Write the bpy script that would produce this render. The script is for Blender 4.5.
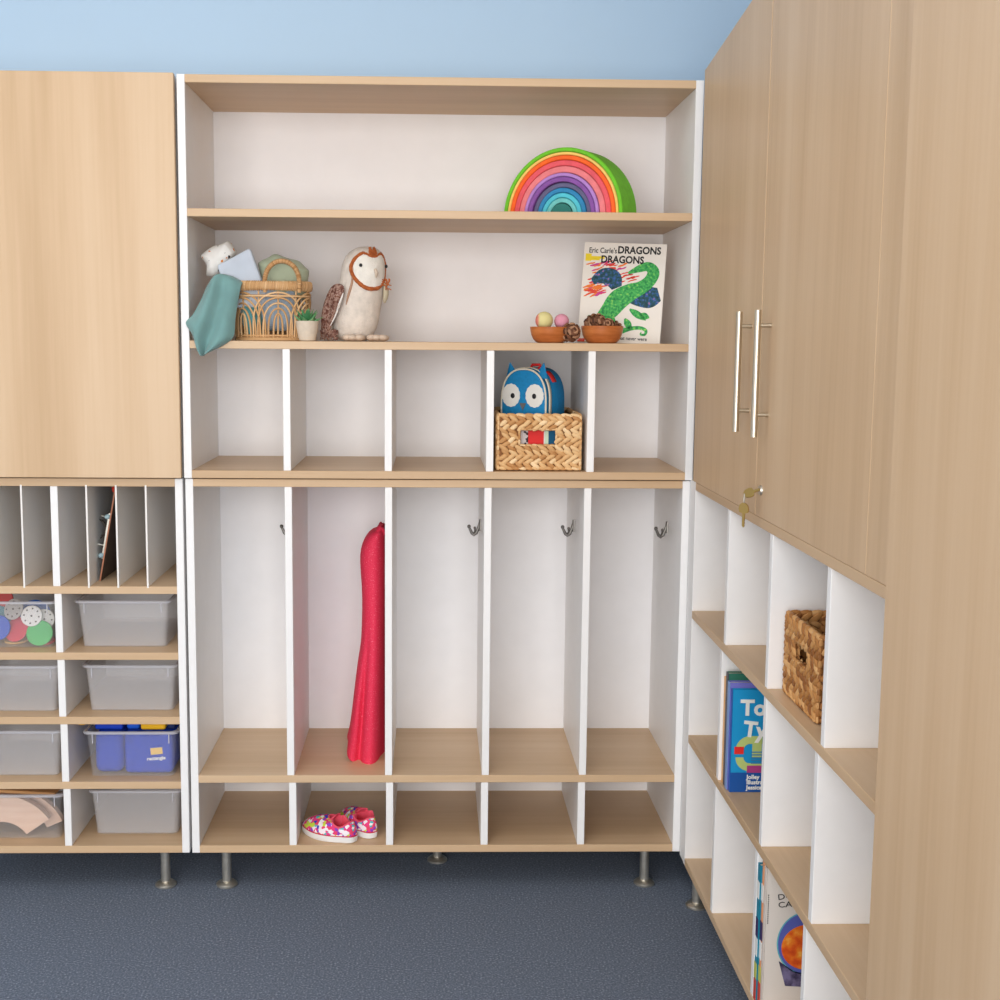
import bpy, bmesh, math, random
from mathutils import Vector, Matrix, Euler

for o in list(bpy.data.objects):
    bpy.data.objects.remove(o, do_unlink=True)
SC = bpy.context.scene
COL = SC.collection
random.seed(11)
R = math.radians

# ---------------------------------------------------------------- camera
cd = bpy.data.cameras.new('camera')
cam = bpy.data.objects.new('camera', cd)
COL.objects.link(cam)
cd.sensor_width = 36.0
cd.lens = 45.70
cd.shift_x = 0.0363
cd.shift_y = -0.0065
cd.clip_start = 0.05
_R = Vector((0.99967289, -0.02451105, 0.00730198))
_U = Vector((-0.00428118, 0.12110408, 0.99263058))
_F = Vector((0.02521472, 0.99233715, -0.12095953))
M = Matrix.Identity(4)
for i in range(3):
    M[i][0] = _R[i]; M[i][1] = _U[i]; M[i][2] = -_F[i]
M[0][3], M[1][3], M[2][3] = 0.59066, -3.02608, 1.3705
cam.matrix_world = M
SC.camera = cam

# ---------------------------------------------------------------- light
w = bpy.data.worlds.new('world'); SC.world = w
w.use_nodes = True
bg = w.node_tree.nodes['Background']
bg.inputs[0].default_value = (1.0, 0.985, 0.965, 1)
bg.inputs[1].default_value = 0.95
def area(name, loc, target, sx, sy, power, col=(1, 1, 1)):
    l = bpy.data.lights.new(name, 'AREA'); l.shape = 'RECTANGLE'
    l.size = sx; l.size_y = sy; l.energy = power; l.color = col
    o = bpy.data.objects.new(name, l); COL.objects.link(o)
    o.location = loc
    o.rotation_euler = (Vector(target) - Vector(loc)).to_track_quat('-Z', 'Y').to_euler()
    return o
area('window_light', (0.1, -5.25, 1.5), (0.5, 0.0, 1.15), 3.6, 2.4, 165, (1.0, 0.985, 0.965))
area('ceiling_light', (-0.3, -1.7, 2.96), (-0.3, -1.7, 0), 1.6, 1.6, 18, (1.0, 0.97, 0.93))
SC.view_settings.view_transform = 'Standard'
SC.view_settings.look = 'None'
SC.view_settings.gamma = 1
SC.view_settings.exposure = -0.07
SC.view_settings.use_curve_mapping = False

# ---------------------------------------------------------------- materials
def lin(c):
    return tuple((x / 12.92 if x <= .04045 else ((x + .055) / 1.055) ** 2.4) for x in [v / 255 for v in c]) + (1,)
MATS = {}
def mat(name, rgb, rough=.5, metal=0, spec=.4, noise=0, nscale=40, bump=0, bscale=200, sheen=0, alpha=1.0):
    if name in MATS: return MATS[name]
    m = bpy.data.materials.new(name); m.use_nodes = True
    nt = m.node_tree; b = nt.nodes['Principled BSDF']
    b.inputs['Base Color'].default_value = lin(rgb)
    b.inputs['Roughness'].default_value = rough
    b.inputs['Metallic'].default_value = metal
    b.inputs['Specular IOR Level'].default_value = spec
    if sheen: b.inputs['Sheen Weight'].default_value = sheen
    b.inputs['Alpha'].default_value = alpha
    tc = nt.nodes.new('ShaderNodeTexCoord')
    if noise:
        n = nt.nodes.new('ShaderNodeTexNoise'); n.inputs['Scale'].default_value = nscale; n.inputs['Detail'].default_value = 4
        nt.links.new(tc.outputs['Object'], n.inputs['Vector'])
        r = nt.nodes.new('ShaderNodeValToRGB')
        r.color_ramp.elements[0].position = .3; r.color_ramp.elements[1].position = .7
        r.color_ramp.elements[0].color = lin([max(0, v * (1 - noise)) for v in rgb])
        r.color_ramp.elements[1].color = lin([min(255, v * (1 + noise)) for v in rgb])
        nt.links.new(n.outputs['Fac'], r.inputs['Fac']); nt.links.new(r.outputs['Color'], b.inputs['Base Color'])
    if bump:
        n2 = nt.nodes.new('ShaderNodeTexNoise'); n2.inputs['Scale'].default_value = bscale; n2.inputs['Detail'].default_value = 3
        nt.links.new(tc.outputs['Object'], n2.inputs['Vector'])
        bp = nt.nodes.new('ShaderNodeBump'); bp.inputs['Strength'].default_value = bump; bp.inputs['Distance'].default_value = .002
        nt.links.new(n2.outputs['Fac'], bp.inputs['Height']); nt.links.new(bp.outputs['Normal'], b.inputs['Normal'])
    MATS[name] = m
    return m
def ramp_mat(name, stops, tex='NOISE', scale=30, rough=.6, stretch=(1, 1, 1), detail=3, const=False, island=False, bump=0):
    if name in MATS: return MATS[name]
    m = bpy.data.materials.new(name); m.use_nodes = True
    nt = m.node_tree; b = nt.nodes['Principled BSDF']; b.inputs['Roughness'].default_value = rough
    b.inputs['Specular IOR Level'].default_value = .3
    tc = nt.nodes.new('ShaderNodeTexCoord'); mp = nt.nodes.new('ShaderNodeMapping'); mp.inputs['Scale'].default_value = stretch
    nt.links.new(tc.outputs['Object'], mp.inputs['Vector'])
    r = nt.nodes.new('ShaderNodeValToRGB')
    if const: r.color_ramp.interpolation = 'CONSTANT'
    e = r.color_ramp.elements
    while len(e) > 1: e.remove(e[-1])
    e[0].position = stops[0][0]; e[0].color = lin(stops[0][1])
    for p, c in stops[1:]:
        k = e.new(p); k.color = lin(c)
    if tex == 'NOISE':
        t = nt.nodes.new('ShaderNodeTexNoise'); t.inputs['Scale'].default_value = scale; t.inputs['Detail'].default_value = detail
        out = t.outputs['Fac']; nt.links.new(mp.outputs[0], t.inputs['Vector'])
    elif tex == 'VORONOI':
        t = nt.nodes.new('ShaderNodeTexVoronoi'); t.inputs['Scale'].default_value = scale
        nt.links.new(mp.outputs[0], t.inputs['Vector'])
        s = nt.nodes.new('ShaderNodeSeparateColor'); nt.links.new(t.outputs['Color'], s.inputs[0]); out = s.outputs[0]
    else:
        g = nt.nodes.new('ShaderNodeNewGeometry'); out = g.outputs['Random Per Island']
    nt.links.new(out, r.inputs['Fac']); nt.links.new(r.outputs['Color'], b.inputs['Base Color'])
    if bump:
        bp = nt.nodes.new('ShaderNodeBump'); bp.inputs['Strength'].default_value = bump; bp.inputs['Distance'].default_value = .002
        nt.links.new(out, bp.inputs['Height']); nt.links.new(bp.outputs['Normal'], b.inputs['Normal'])
    MATS[name] = m
    return m
def wood(axis, name='wood', c=((198, 165, 128), (209, 177, 141), (216, 186, 152))):
    nm = name + '_' + axis
    if nm in MATS: return MATS[nm]
    m = bpy.data.materials.new(nm); m.use_nodes = True
    nt = m.node_tree; b = nt.nodes['Principled BSDF']
    b.inputs['Roughness'].default_value = .42; b.inputs['Specular IOR Level'].default_value = .35
    tc = nt.nodes.new('ShaderNodeTexCoord')
    def layer(across, along, det, seed):
        mp = nt.nodes.new('ShaderNodeMapping')
        s = [across] * 3; s['xyz'.index(axis)] = along
        mp.inputs['Scale'].default_value = s; mp.inputs['Location'].default_value = (seed, seed * 1.7, seed * .6)
        nt.links.new(tc.outputs['Object'], mp.inputs['Vector'])
        n = nt.nodes.new('ShaderNodeTexNoise'); n.inputs['Scale'].default_value = 1; n.inputs['Detail'].default_value = det; n.inputs['Roughness'].default_value = .6
        nt.links.new(mp.outputs[0], n.inputs['Vector'])
        return n.outputs['Fac']
    a = layer(8, .45, 3, 1.3); f = layer(85, 2.4, 4, 7.1)
    mx = nt.nodes.new('ShaderNodeMix'); mx.data_type = 'FLOAT'; mx.inputs[0].default_value = .26
    nt.links.new(a, mx.inputs[2]); nt.links.new(f, mx.inputs[3])
    r = nt.nodes.new('ShaderNodeValToRGB'); e = r.color_ramp.elements
    e[0].position = .33; e[0].color = lin(c[0]); e[1].position = .66; e[1].color = lin(c[2])
    k = e.new(.5); k.color = lin(c[1])
    nt.links.new(mx.outputs[0], r.inputs['Fac']); nt.links.new(r.outputs['Color'], b.inputs['Base Color'])
    MATS[nm] = m
    return m
WX, WY, WZ = wood('x'), wood('y'), wood('z')
WHITE = mat('white_laminate', (243, 241, 240), .45, spec=.3, noise=.006, nscale=25)
THINW = mat('white_metal_panel', (240, 236, 231), .5, spec=.3)
BACK = mat('white_back_panel', (247, 245, 246), .55, spec=.25, noise=.006, nscale=18)
STEEL = mat('brushed_steel', (214, 208, 196), .34, metal=.9, noise=.04, nscale=60)
NICKEL = mat('satin_nickel', (208, 200, 184), .32, metal=1)
GUN = mat('dark_nickel', (120, 116, 112), .3, metal=1)

# ---------------------------------------------------------------- mesh builder
class B:
    def __init__(s): s.bm = bmesh.new()
    def box(s, x0, x1, y0, y1, z0, z1, bev=0, mtx=None, seg=1):
        vs = [s.bm.verts.new((x, y, z)) for x in (x0, x1) for y in (y0, y1) for z in (z0, z1)]
        idx = [(0, 1, 3, 2), (4, 6, 7, 5), (0, 4, 5, 1), (2, 3, 7, 6), (0, 2, 6, 4), (1, 5, 7, 3)]
        fs = [s.bm.faces.new([vs[i] for i in q]) for q in idx]
        if bev:
            r = bmesh.ops.bevel(s.bm, geom=list({e for f in fs for e in f.edges}), offset=bev, segments=seg, affect='EDGES', profile=.5)
            vs = list({v for f in r['faces'] for v in f.verts} | {v for v in vs if v.is_valid})
        if mtx is not None:
            for v in vs: v.co = mtx @ v.co
        return s
    def loft(s, rings, cap0=True, cap1=True, closed=True):
        rows = [[s.bm.verts.new(p) for p in r] for r in rings]
        n = len(rows[0])
        for a, b in zip(rows, rows[1:]):
            for i in range(n if closed else n - 1):
                j = (i + 1) % n
                s.bm.faces.new((a[i], a[j], b[j], b[i]))
        if cap0 and closed: s.bm.faces.new(rows[0][::-1])
        if cap1 and closed: s.bm.faces.new(rows[-1])
        return s
    def tube(s, pts, r, n=8, closed=False, flat=1.0):
        pts = [Vector(p) for p in pts]; m = len(pts)
        rings = []; up = None
        for i, p in enumerate(pts):
            if closed: t = pts[(i + 1) % m] - pts[i - 1]
            else: t = pts[min(i + 1, m - 1)] - pts[max(i - 1, 0)]
            t.normalize()
            if up is None:
                up = Vector((0, 0, 1)) if abs(t.z) < .9 else Vector((1, 0, 0))
            a = (up - t * up.dot(t)).normalized(); b2 = t.cross(a); up = a
            rr = r[i] if isinstance(r, (list, tuple)) else r
            rings.append([p + a * (rr * math.cos(2 * math.pi * k / n)) + b2 * (rr * flat * math.sin(2 * math.pi * k / n)) for k in range(n)])
        if closed: rings.append(rings[0]); s.loft(rings, False, False); bmesh.ops.remove_doubles(s.bm, verts=s.bm.verts, dist=1e-6) if False else None
        else: s.loft(rings)
        return s
    def cyl(s, p0, p1, r0, r1=None, n=20):
        r1 = r0 if r1 is None else r1
        return s.tube([p0, p1], [r0, r1], n)
    def lathe(s, prof, n=32, c=(0, 0, 0), sx=1, sy=1, cap=True):
        rings = [[(c[0] + sx * r * math.cos(2 * math.pi * k / n), c[1] + sy * r * math.sin(2 * math.pi * k / n), c[2] + z) for k in range(n)] for r, z in prof]
        return s.loft(rings, cap, cap)
    def ell(s, c, rad, mtx=None, u=10, v=6):
        c = Vector(c); top = Vector((0, 0, rad[2]))
        mm = mtx if mtx is not None else Matrix.Identity(3)
        f = lambda p: c + mm @ p
        t = s.bm.verts.new(f(top)); b = s.bm.verts.new(f(-top)); rows = []
        for j in range(1, v):
            a = math.pi * j / v
            rows.append([s.bm.verts.new(f(Vector((rad[0] * math.sin(a) * math.cos(2 * math.pi * k / u), rad[1] * math.sin(a) * math.sin(2 * math.pi * k / u), rad[2] * math.cos(a))))) for k in range(u)])
        for k in range(u):
            s.bm.faces.new((t, rows[0][k], rows[0][(k + 1) % u])); s.bm.faces.new((b, rows[-1][(k + 1) % u], rows[-1][k]))
        for a, bb in zip(rows, rows[1:]):
            for k in range(u): s.bm.faces.new((a[k], bb[k], bb[(k + 1) % u], a[(k + 1) % u]))
        return s
    def grid(s, rows):
        vs = [[s.bm.verts.new(p) for p in r] for r in rows]
        for a, b in zip(vs, vs[1:]):
            for i in range(len(a) - 1): s.bm.faces.new((a[i], a[i + 1], b[i + 1], b[i]))
        return s
    def prism(s, pts, d):            # polygon pts (3D) extruded by vector d
        d = Vector(d); a = [s.bm.verts.new(Vector(p)) for p in pts]; b = [s.bm.verts.new(Vector(p) + d) for p in pts]
        n = len(pts); s.bm.faces.new(a); s.bm.faces.new(b[::-1])
        for i in range(n): s.bm.faces.new((a[i], b[i], b[(i + 1) % n], a[(i + 1) % n]))
        return s
    def obj(s, name, m, parent=None, smooth=True, local=False, label=None, mods=()):
        bmesh.ops.recalc_face_normals(s.bm, faces=s.bm.faces)
        if parent is not None and not local:
            t = Vector((0, 0, 0)); p = parent
            while p: t += p.location; p = p.parent
            bmesh.ops.translate(s.bm, verts=s.bm.verts, vec=-t)
        me = bpy.data.meshes.new(name); s.bm.to_mesh(me); s.bm.free()
        if smooth:
            me.polygons.foreach_set('use_smooth', [True] * len(me.polygons))
            me.set_sharp_from_angle(angle=R(38))
        me.materials.append(m)
        o = bpy.data.objects.new(name, me); COL.objects.link(o)
        if parent is not None: o.parent = parent
        if label: o['label'] = label
        for k in mods:
            if k[0] == 'sub':
                q = o.modifiers.new('sub', 'SUBSURF'); q.levels = k[1]; q.render_levels = k[1]
            if k[0] == 'solid':
                q = o.modifiers.new('solid', 'SOLIDIFY'); q.thickness = k[1]; q.offset = 0
        return o
def thing(name, label, cat, loc=(0, 0, 0), rot=(0, 0, 0), group=None):
    o = bpy.data.objects.new(name, None); COL.objects.link(o); o.empty_display_size = .05
    o.location = loc; o.rotation_euler = rot
    return tag(o, label, cat, group)
def tag(o, label, cat, group=None):
    o['label'] = label; o['category'] = cat
    if group: o['group'] = group
    return o
def struct(o): o['kind'] = 'structure'; return o
def copy_tree(o, loc, rot=None, label=None):
    c = o.copy(); COL.objects.link(c); c.location = loc
    if rot: c.rotation_euler = rot
    if label: c['label'] = label
    for ch in o.children:
        d = ch.copy(); COL.objects.link(d); d.parent = c
        for g in ch.children:
            e = g.copy(); COL.objects.link(e); e.parent = d
    return c
_txt = [0]
def text_bm(b, body, size, mtx, depth=.0006, offset=0.0):
    cu = bpy.data.curves.new('lettering', 'FONT'); cu.body = body; cu.size = size; cu.extrude = depth; cu.offset = offset; cu.resolution_u = 3
    t = bpy.data.objects.new('lettering', cu); COL.objects.link(t)
    dg = bpy.context.evaluated_depsgraph_get()
    me = bpy.data.meshes.new_from_object(t.evaluated_get(dg))
    me.transform(mtx); b.bm.from_mesh(me)
    bpy.data.objects.remove(t); bpy.data.curves.remove(cu); bpy.data.meshes.remove(me)
    return b
UPR = Matrix.Rotation(R(90), 4, 'X')     # text lying in XY -> standing, facing -y

# ================================================================ ROOM
CARPET = ramp_mat('carpet_material', [(.0, (68, 74, 86)), (.40, (94, 103, 118)), (.58, (113, 122, 138)), (.72, (158, 165, 176))], 'NOISE', 210, .95, detail=5, bump=.6)
WALLM = mat('blue_wall_paint', (182, 206, 228), .8, spec=.15)
struct(B().box(-4.5, 1.66, -5.5, .46, -.05, 0).obj('floor', CARPET))
struct(B().box(-4.5, 1.66, .402, .46, 0, 3.0).obj('wall_back', WALLM))
struct(B().box(1.612, 1.66, -5.5, .402, 0, 3.0).obj('wall_right', WALLM))
struct(B().box(-4.5, 1.66, -5.5, .46, 3.0, 3.05).obj('ceiling', mat('ceiling_paint', (240, 240, 238), .9)))

# ================================================================ CENTRE UNITS
T = .0186; W = 1.2192
BV = .0009
def board(parent, name, x0, x1, y0, y1, z0, z1, m, bev=BV, label=None):
    return B().box(x0, x1, y0, y1, z0, z1, bev).obj(name, m, parent, smooth=False, label=label)
def leg(parent, x, y, h):
    o = B().cyl((x, y, .004), (x, y, h), .0118, n=24).obj('leg', STEEL, parent)
    B().lathe([(.001, 0), (.024, 0), (.0265, .002), (.0265, .006), (.021, .0105), (.0125, .013), (.001, .013)], 32, (x, y, 0)).obj('foot', STEEL, o)
    return o
cu = thing('shelf_unit', 'open wood and white shelf unit holding the toy rainbow and baskets', 'shelf', (W / 2, .19, 1.0359))
z0, z1 = 1.0359, 1.970
board(cu, 'side_panel', 0, T, 0, .384, z0, z1, WHITE)
board(cu, 'side_panel', W - T, W, 0, .384, z0, z1, WHITE)
board(cu, 'top_board', T, W - T, .0005, .384, z1 - T, z1, WX)
board(cu, 'bottom_board', T, W - T, .0005, .384, z0, z0 + T, WX)
board(cu, 'shelf', T, W - T, .001, .384, 1.6676 - T, 1.6676, WX)
board(cu, 'shelf', T, W - T, .001, .384, 1.3621 - T, 1.3621, WX)
board(cu, 'back_panel', 0, W, .3842, .390, z0, z1, BACK)
DV = (.2366, .4778, .7206, .9624)
for x in DV: board(cu, 'divider', x, x + .0175, .002, .3838, z0 + T, 1.3621 - T, WHITE)

lk = thing('coat_locker', 'tall white and wood coat locker with five bays and hooks on steel legs', 'locker', (W / 2, .19, 0))
lx0, lx1, ly, lb = .001, 1.2156, .007, .0998
z0, z1 = lb, 1.0334
d1 = ly + .384
board(lk, 'side_panel', lx0, lx0 + T, ly, d1, z0, z1, WHITE)
board(lk, 'side_panel', lx1 - T, lx1, ly, d1, z0, z1, WHITE)
board(lk, 'top_board', lx0 + T, lx1 - T, ly, d1, z1 - T, z1, WX)
board(lk, 'bottom_board', lx0 + T, lx1 - T, ly, d1, z0, z0 + T, WX)
board(lk, 'shelf', lx0 + T, lx1 - T, ly, d1, .2983 - T, .2983, WX)
board(lk, 'back_panel', lx0, lx1, d1 + .0002, d1 + .006, z0, z1, BACK)
for x in (.2375, .4783, .7178, .959):
    board(lk, 'divider', x, x + .0175, ly + .001, d1, .2983, z1 - T, WHITE)
for x in (.2415, .4808, .7162, .9573):
    board(lk, 'divider', x, x + .0178, ly + .001, d1, z0 + T, .2983 - T, WHITE)
for x, y in ((.0794, .043), (1.134, .043), (.6096, .19), (.0794, .34), (1.134, .34)): leg(lk, x, y, lb)
def hook(parent, x, y, z):
    b = B()
    b.tube([(x - .0012, y, z + .018), (x - .003, y, z + .012), (x - .006, y, z - .002), (x - .012, y, z - .016), (x - .018, y, z - .0205), (x - .023, y, z - .0165), (x - .028, y, z - .006), (x - .030, y, z - .002)],
           [.0022, .0030, .0038, .0044, .0046, .0042, .0034, .0030], 10)
    b.ell((x - .0305, y, z + .001), (.0048, .0048, .0052))
    b.tube([(x - .018, y - .001, z - .018), (x - .015, y - .006, z - .010), (x - .016, y - .010, z - .003)], [.003, .0026, .0024], 8)
    b.ell((x - .016, y - .0105, z - .001), (.0036, .0036, .0038))
    b.tube([(x - .0008, y, z + .020), (x - .0008, y, z - .010)], [.0045, .006], 10)
    return b.obj('coat_hook', GUN, parent)
for x, y in ((.2375, .2), (.4783, .2), (.7178, .21), (.959, .205), (1.197, .185)):
    hook(lk, x, y, .866 if .4 < x < .5 else .8895)

# ================================================================ LEFT UNITS
LX0, LX1 = -.612, -.0058
lc = thing('wall_cabinet', 'upper cabinet with a large plain wood door left of the open shelves', 'cabinet', ((LX0 + LX1) / 2, .19, 1.0359))
z0, z1 = 1.0359, 1.968
board(lc, 'side_panel', LX0, LX0 + T, .008, .384, z0, z1, WHITE)
board(lc, 'side_panel', LX1 - T, LX1, .008, .384, z0, z1, WHITE)
board(lc, 'top_board', LX0 + T, LX1 - T, .008, .384, z1 - T, z1, WX)
board(lc, 'bottom_board', LX0 + T, LX1 - T, .008, .384, z0, z0 + T, WX)
board(lc, 'shelf', LX0 + T, LX1 - T, .01, .384, 1.5, 1.5 + T, WX)
board(lc, 'back_panel', LX0, LX1, .3842, .390, z0, z1, BACK)
board(lc, 'door', LX0 + .002, -.0050, -.0115, .0065, z0 + .001, 1.9705, WZ)

lo = thing('cubby_unit', 'lower cubby unit with narrow upright slots above shelves of clear bins', 'cubby', ((LX0 + LX1) / 2, .19, 0))
lb2 = .1005
board(lo, 'side_panel', LX0, LX0 + T, .006, .39, lb2, 1.0334, WHITE)
board(lo, 'side_panel', -.0236, -.0052, .006, .39, lb2, 1.0334, WHITE)
XA, XB = LX0 + T, -.0236
board(lo, 'top_board', XA, XB, .006, .39, 1.0142, 1.0334, WX)
SL = [(.7528, .7713), (.5897, .608), (.4285, .4475), (.2648, .283)]
for a, b in SL: board(lo, 'shelf', XA, XB, .006, .39, a, b, WX)
board(lo, 'bottom_board', XA, XB, .006, .39, lb2, .119, WX)
board(lo, 'back_panel', LX0, LX1, .3902, .396, lb2, 1.0334, BACK)
lev = [1.0142] + [q for a, b in SL[::-1][::-1] for q in (b, a)] + [.119]
for i in range(0, len(lev), 2):
    dx = .0022 * (i / 2) - .001
    board(lo, 'divider', -.3195 + dx, -.302 + dx, .007, .389, lev[i + 1], lev[i], WHITE)
for x in (-.5295, -.4597, -.3889, -.2345, -.164, -.0932):
    board(lo, 'slot_divider', x - .0022, x + .0022, .0055, .389, .7678, 1.0175, THINW, bev=.0003)
for x, y in ((-.0735, .043), (-.0735, .34), (LX0 + .075, .043), (LX0 + .075, .34)): leg(lo, x, y, lb2)

# ================================================================ RIGHT UNITS
RX, RD = 1.2136, 1.5976
ra, rb_ = -.0445, -1.400
rl = thing('cubby_unit', 'lower white and wood cubby unit along the right wall holding books and basket', 'cubby', (1.405, -.69, 0))
zb = .0935
board(rl, 'side_panel', RX, RD, ra - .019, ra, zb, 1.0378, WHITE)
board(rl, 'side_panel', RX, RD, rb_, rb_ + .018, zb, 1.0378, WHITE)
board(rl, 'corner_filler', RX + .001, RX + .019, ra + .0003, .0035, zb, 1.0378, WHITE)
y0, y1 = rb_ + .018, ra - .019
board(rl, 'top_board', RX, RD, y0, y1, 1.0192, 1.0378, WY)
board(rl, 'shelf', RX, RD, y0, y1, .711, .7296, WY)
board(rl, 'shelf', RX, RD, y0, y1, .405, .4236, WY)
board(rl, 'bottom_board', RX, RD, y0, y1, zb, zb + .0186, WY)
board(rl, 'back_panel', RD + .0002, RD + .006, rb_, ra, zb, 1.0378, BACK)
for zz, ys in (((.7296, 1.0192), (-.4085, -.7465, -1.090)), ((.4236, .711), (-.3810, -.7450, -1.0640)), ((zb + .0186, .405), (-.3640, -.7230, -1.0400))):
    for y in ys: board(rl, 'divider', RX + .001, RD, y, y + .0185, zz[0], zz[1], WHITE)
for x, y in ((1.2405, -.09), (1.56, -.09), (1.2405, -1.34), (1.56, -1.34)): leg(rl, x, y, zb)

ru = thing('wall_cabinet', 'upper cabinet on the right with two tall wood doors and bar handles', 'cabinet', (1.405, -.68, 1.039))
z0 = 1.0388; z1 = 1.95
board(ru, 'side_panel', 1.2325, RD, -.05, -.031, z0, z1, WHITE)
board(ru, 'side_panel', 1.2325, RD, -1.3985, -1.380, z0, z1, WHITE)
board(ru, 'bottom_board', 1.2325, RD, -1.380, -.05, z0, z0 + T, WY)
board(ru, 'top_board', 1.2325, RD, -1.380, -.05, z1 - T, z1, WY)
board(ru, 'shelf', 1.24, RD, -1.380, -.05, 1.5, 1.5 + T, WY)
board(ru, 'back_panel', RD + .0002, RD + .006, -1.3985, -.031, z0, z1, BACK)
def rdoor(name, ya, yb):
    f = lambda y: 1.9857 + (-.0204 - y) * .108
    b = B(); b.prism([(RX, ya, z0 - .0004), (RX, yb, z0 - .0004), (RX, yb, f(yb)), (RX, ya, f(ya))], (.0182, 0, 0))
    bmesh.ops.bevel(b.bm, geom=b.bm.edges[:], offset=.0008, segments=1, affect='EDGES')
    return b.obj(name, WZ, ru, smooth=False)
GAP = -.617
dA = rdoor('door', -.0305, GAP + .0022)
dB = rdoor('door', GAP - .0022, -1.2447)
rdoor('filler_panel', -1.2460, -1.3985)
def handle(door, y):
    x = 1.1885
    b = B().cyl((x, y, 1.193), (x, y, 1.427), .0062, n=20)
    for z in (1.2345, 1.399): b.cyl((x, y, z), (RX + .0004, y, z), .0041, n=14)
    return b.obj('handle', NICKEL, door, label='satin nickel bar handle')
handle(dA, -.5425); handle(dB, -.6855)
lkz, lky = 1.0905, -.6575
B().cyl((RX + .0002, lky, lkz), (RX - .004, lky, lkz), .0098, .009, n=24).obj('lock', STEEL, dB, label='round silver cam lock')

tc_ = thing('tall_cabinet', 'tall plain wood cabinet front at the right edge', 'cabinet', (1.39, -1.71, 0))
ta, tb = -1.4055, -2.01
board(tc_, 'side_panel', 1.2045, RD, ta - .018, ta, .1, 2.45, WZ)
board(tc_, 'side_panel', 1.2045, RD, tb, tb + .018, .1, 2.45, WZ)
board(tc_, 'top_board', 1.2045, RD, tb + .018, ta - .018, 2.432, 2.45, WY)
board(tc_, 'bottom_board', 1.2045, RD, tb + .018, ta - .018, .1, .118, WY)
board(tc_, 'back_panel', RD + .0002, RD + .006, tb, ta, .1, 2.45, BACK)
board(tc_, 'door', 1.1850, 1.2030, tb, ta, .06, 2.45, WZ)
for y in (ta - .06, tb + .06):
    for x in (1.27, 1.55): leg(tc_, x, y, .1)

# keys in the lock
ky = thing('keys', 'pair of small brass keys hanging from the lock of the right upper cabinet', 'keys', (RX - .012, lky, lkz - .02))
BRASS = mat('brass_key', (205, 172, 104), .35, metal=1)
def key(parent, p, ang_mtx, m, flatn):
    b = B()
    mtx = Matrix.Translation(p) @ ang_mtx
    out = [(.0, -.003), (.004, -.003), (.006, -.0105), (.012, -.0125), (.020, -.010), (.024, -.004), (.024, .004), (.020, .010), (.012, .0125), (.006, .0105), (.004, .003), (0, .003)]
    b.prism([mtx @ Vector((u, v, -.001)) for u, v in out], (mtx.to_3x3() @ Vector((0, 0, .002))))
    bl = [(0, -.003), (-.020, -.003), (-.023, 0), (-.020, .003), (-.017, .002), (-.014, .003), (-.011, .0018), (-.008, .003), (0, .003)]
    b.prism([mtx @ Vector((u, v, -.0009)) for u, v in bl], (mtx.to_3x3() @ Vector((0, 0, .0018))))
    return b.obj('key', m, parent, smooth=False)
# inserted key: blade runs into the lock (+x), bow out to the left (-x), turned
k1 = Matrix.Rotation(R(172), 4, 'Y') @ Matrix.Rotation(R(35), 4, 'X')
k1 = Matrix(((-.9, .0, .43, 0), (.25, .82, .5, 0), (-.35, .57, -.74, 0), (0, 0, 0, 1)))
key(ky, Vector((RX - .010, lky, lkz - .001)), k1, BRASS, 0)
b = B(); b.tube([(RX - .031, lky + .004 + .0035 * math.sin(a), lkz - .016 + .0085 * math.cos(a)) for a in [2 * math.pi * i / 20 for i in range(20)]], .0010, 6, closed=True)
b.obj('split_ring', STEEL, ky)
k2 = Matrix(((.0, .55, .83, 0), (.0, -.83, .55, 0), (1, 0, .0, 0), (0, 0, 0, 1)))
key(ky, Vector((RX - .031, lky + .004, lkz - .049)), k2, BRASS, 0)

# ================================================================ STORAGE BINS
def clear_plastic(nm, al):
    m = bpy.data.materials.new(nm); m.use_nodes = True
    nt = m.node_tree; b = nt.nodes['Principled BSDF']
    b.inputs['Base Color'].default_value = lin((236, 232, 232)); b.inputs['Roughness'].default_value = .28
    b.inputs['Alpha'].default_value = al
    return m
def rim_plastic():
    m = bpy.data.materials.new('clear_plastic_rim'); m.use_nodes = True
    b = m.node_tree.nodes['Principled BSDF']
    b.inputs['Base Color'].default_value = lin((232, 230, 236)); b.inputs['Roughness'].default_value = .2
    b.inputs['Alpha'].default_value = .5
    return m
PL, PR = clear_plastic('frosted_plastic', .27), rim_plastic()
PLC = clear_plastic('clear_plastic', .10)
def rrect(hx, hy, r, z, n=5):
    pts = []
    for cx, cy, a0 in ((hx - r, hy - r, 0), (-hx + r, hy - r, 90), (-hx + r, -hy + r, 180), (hx - r, -hy + r, 270)):
        for i in range(n + 1):
            a = R(a0 + 90 * i / n); pts.append((cx + r * math.cos(a), cy + r * math.sin(a), z))
    return pts
def make_bin(label, loc):
    t = thing('storage_bin', label, 'bin', loc, group='clear storage bins on the left shelves')
    h = .1165
    o_ = lambda z: rrect(.1025 + .009 * z / h, .138 + .009 * z / h, .014, z)
    i_ = lambda z: rrect(.1005 + .009 * z / h, .136 + .009 * z / h, .0125, z)
    B().loft([o_(.0), o_(h), i_(h), i_(.002)]).obj('body', PL, t, local=True)
    f = lambda d, z: rrect(.1115 + d, .147 + d, .016, z)
    b = B(); b.loft([f(0, h - .006), f(.006, h - .005), f(.0068, h - .001), f(.005, h + .0008), f(-.0015, h + .0008), f(-.0015, h - .006)], False, False)
    b.obj('rim', PR, t, local=True)
    for s in (-1, 1):
        B().box(s * .094 - .0012, s * .094 + .0012, -.1475, -.1445, h - .03, h - .005).obj('rib', PR, t, local=True)
    return t
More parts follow.
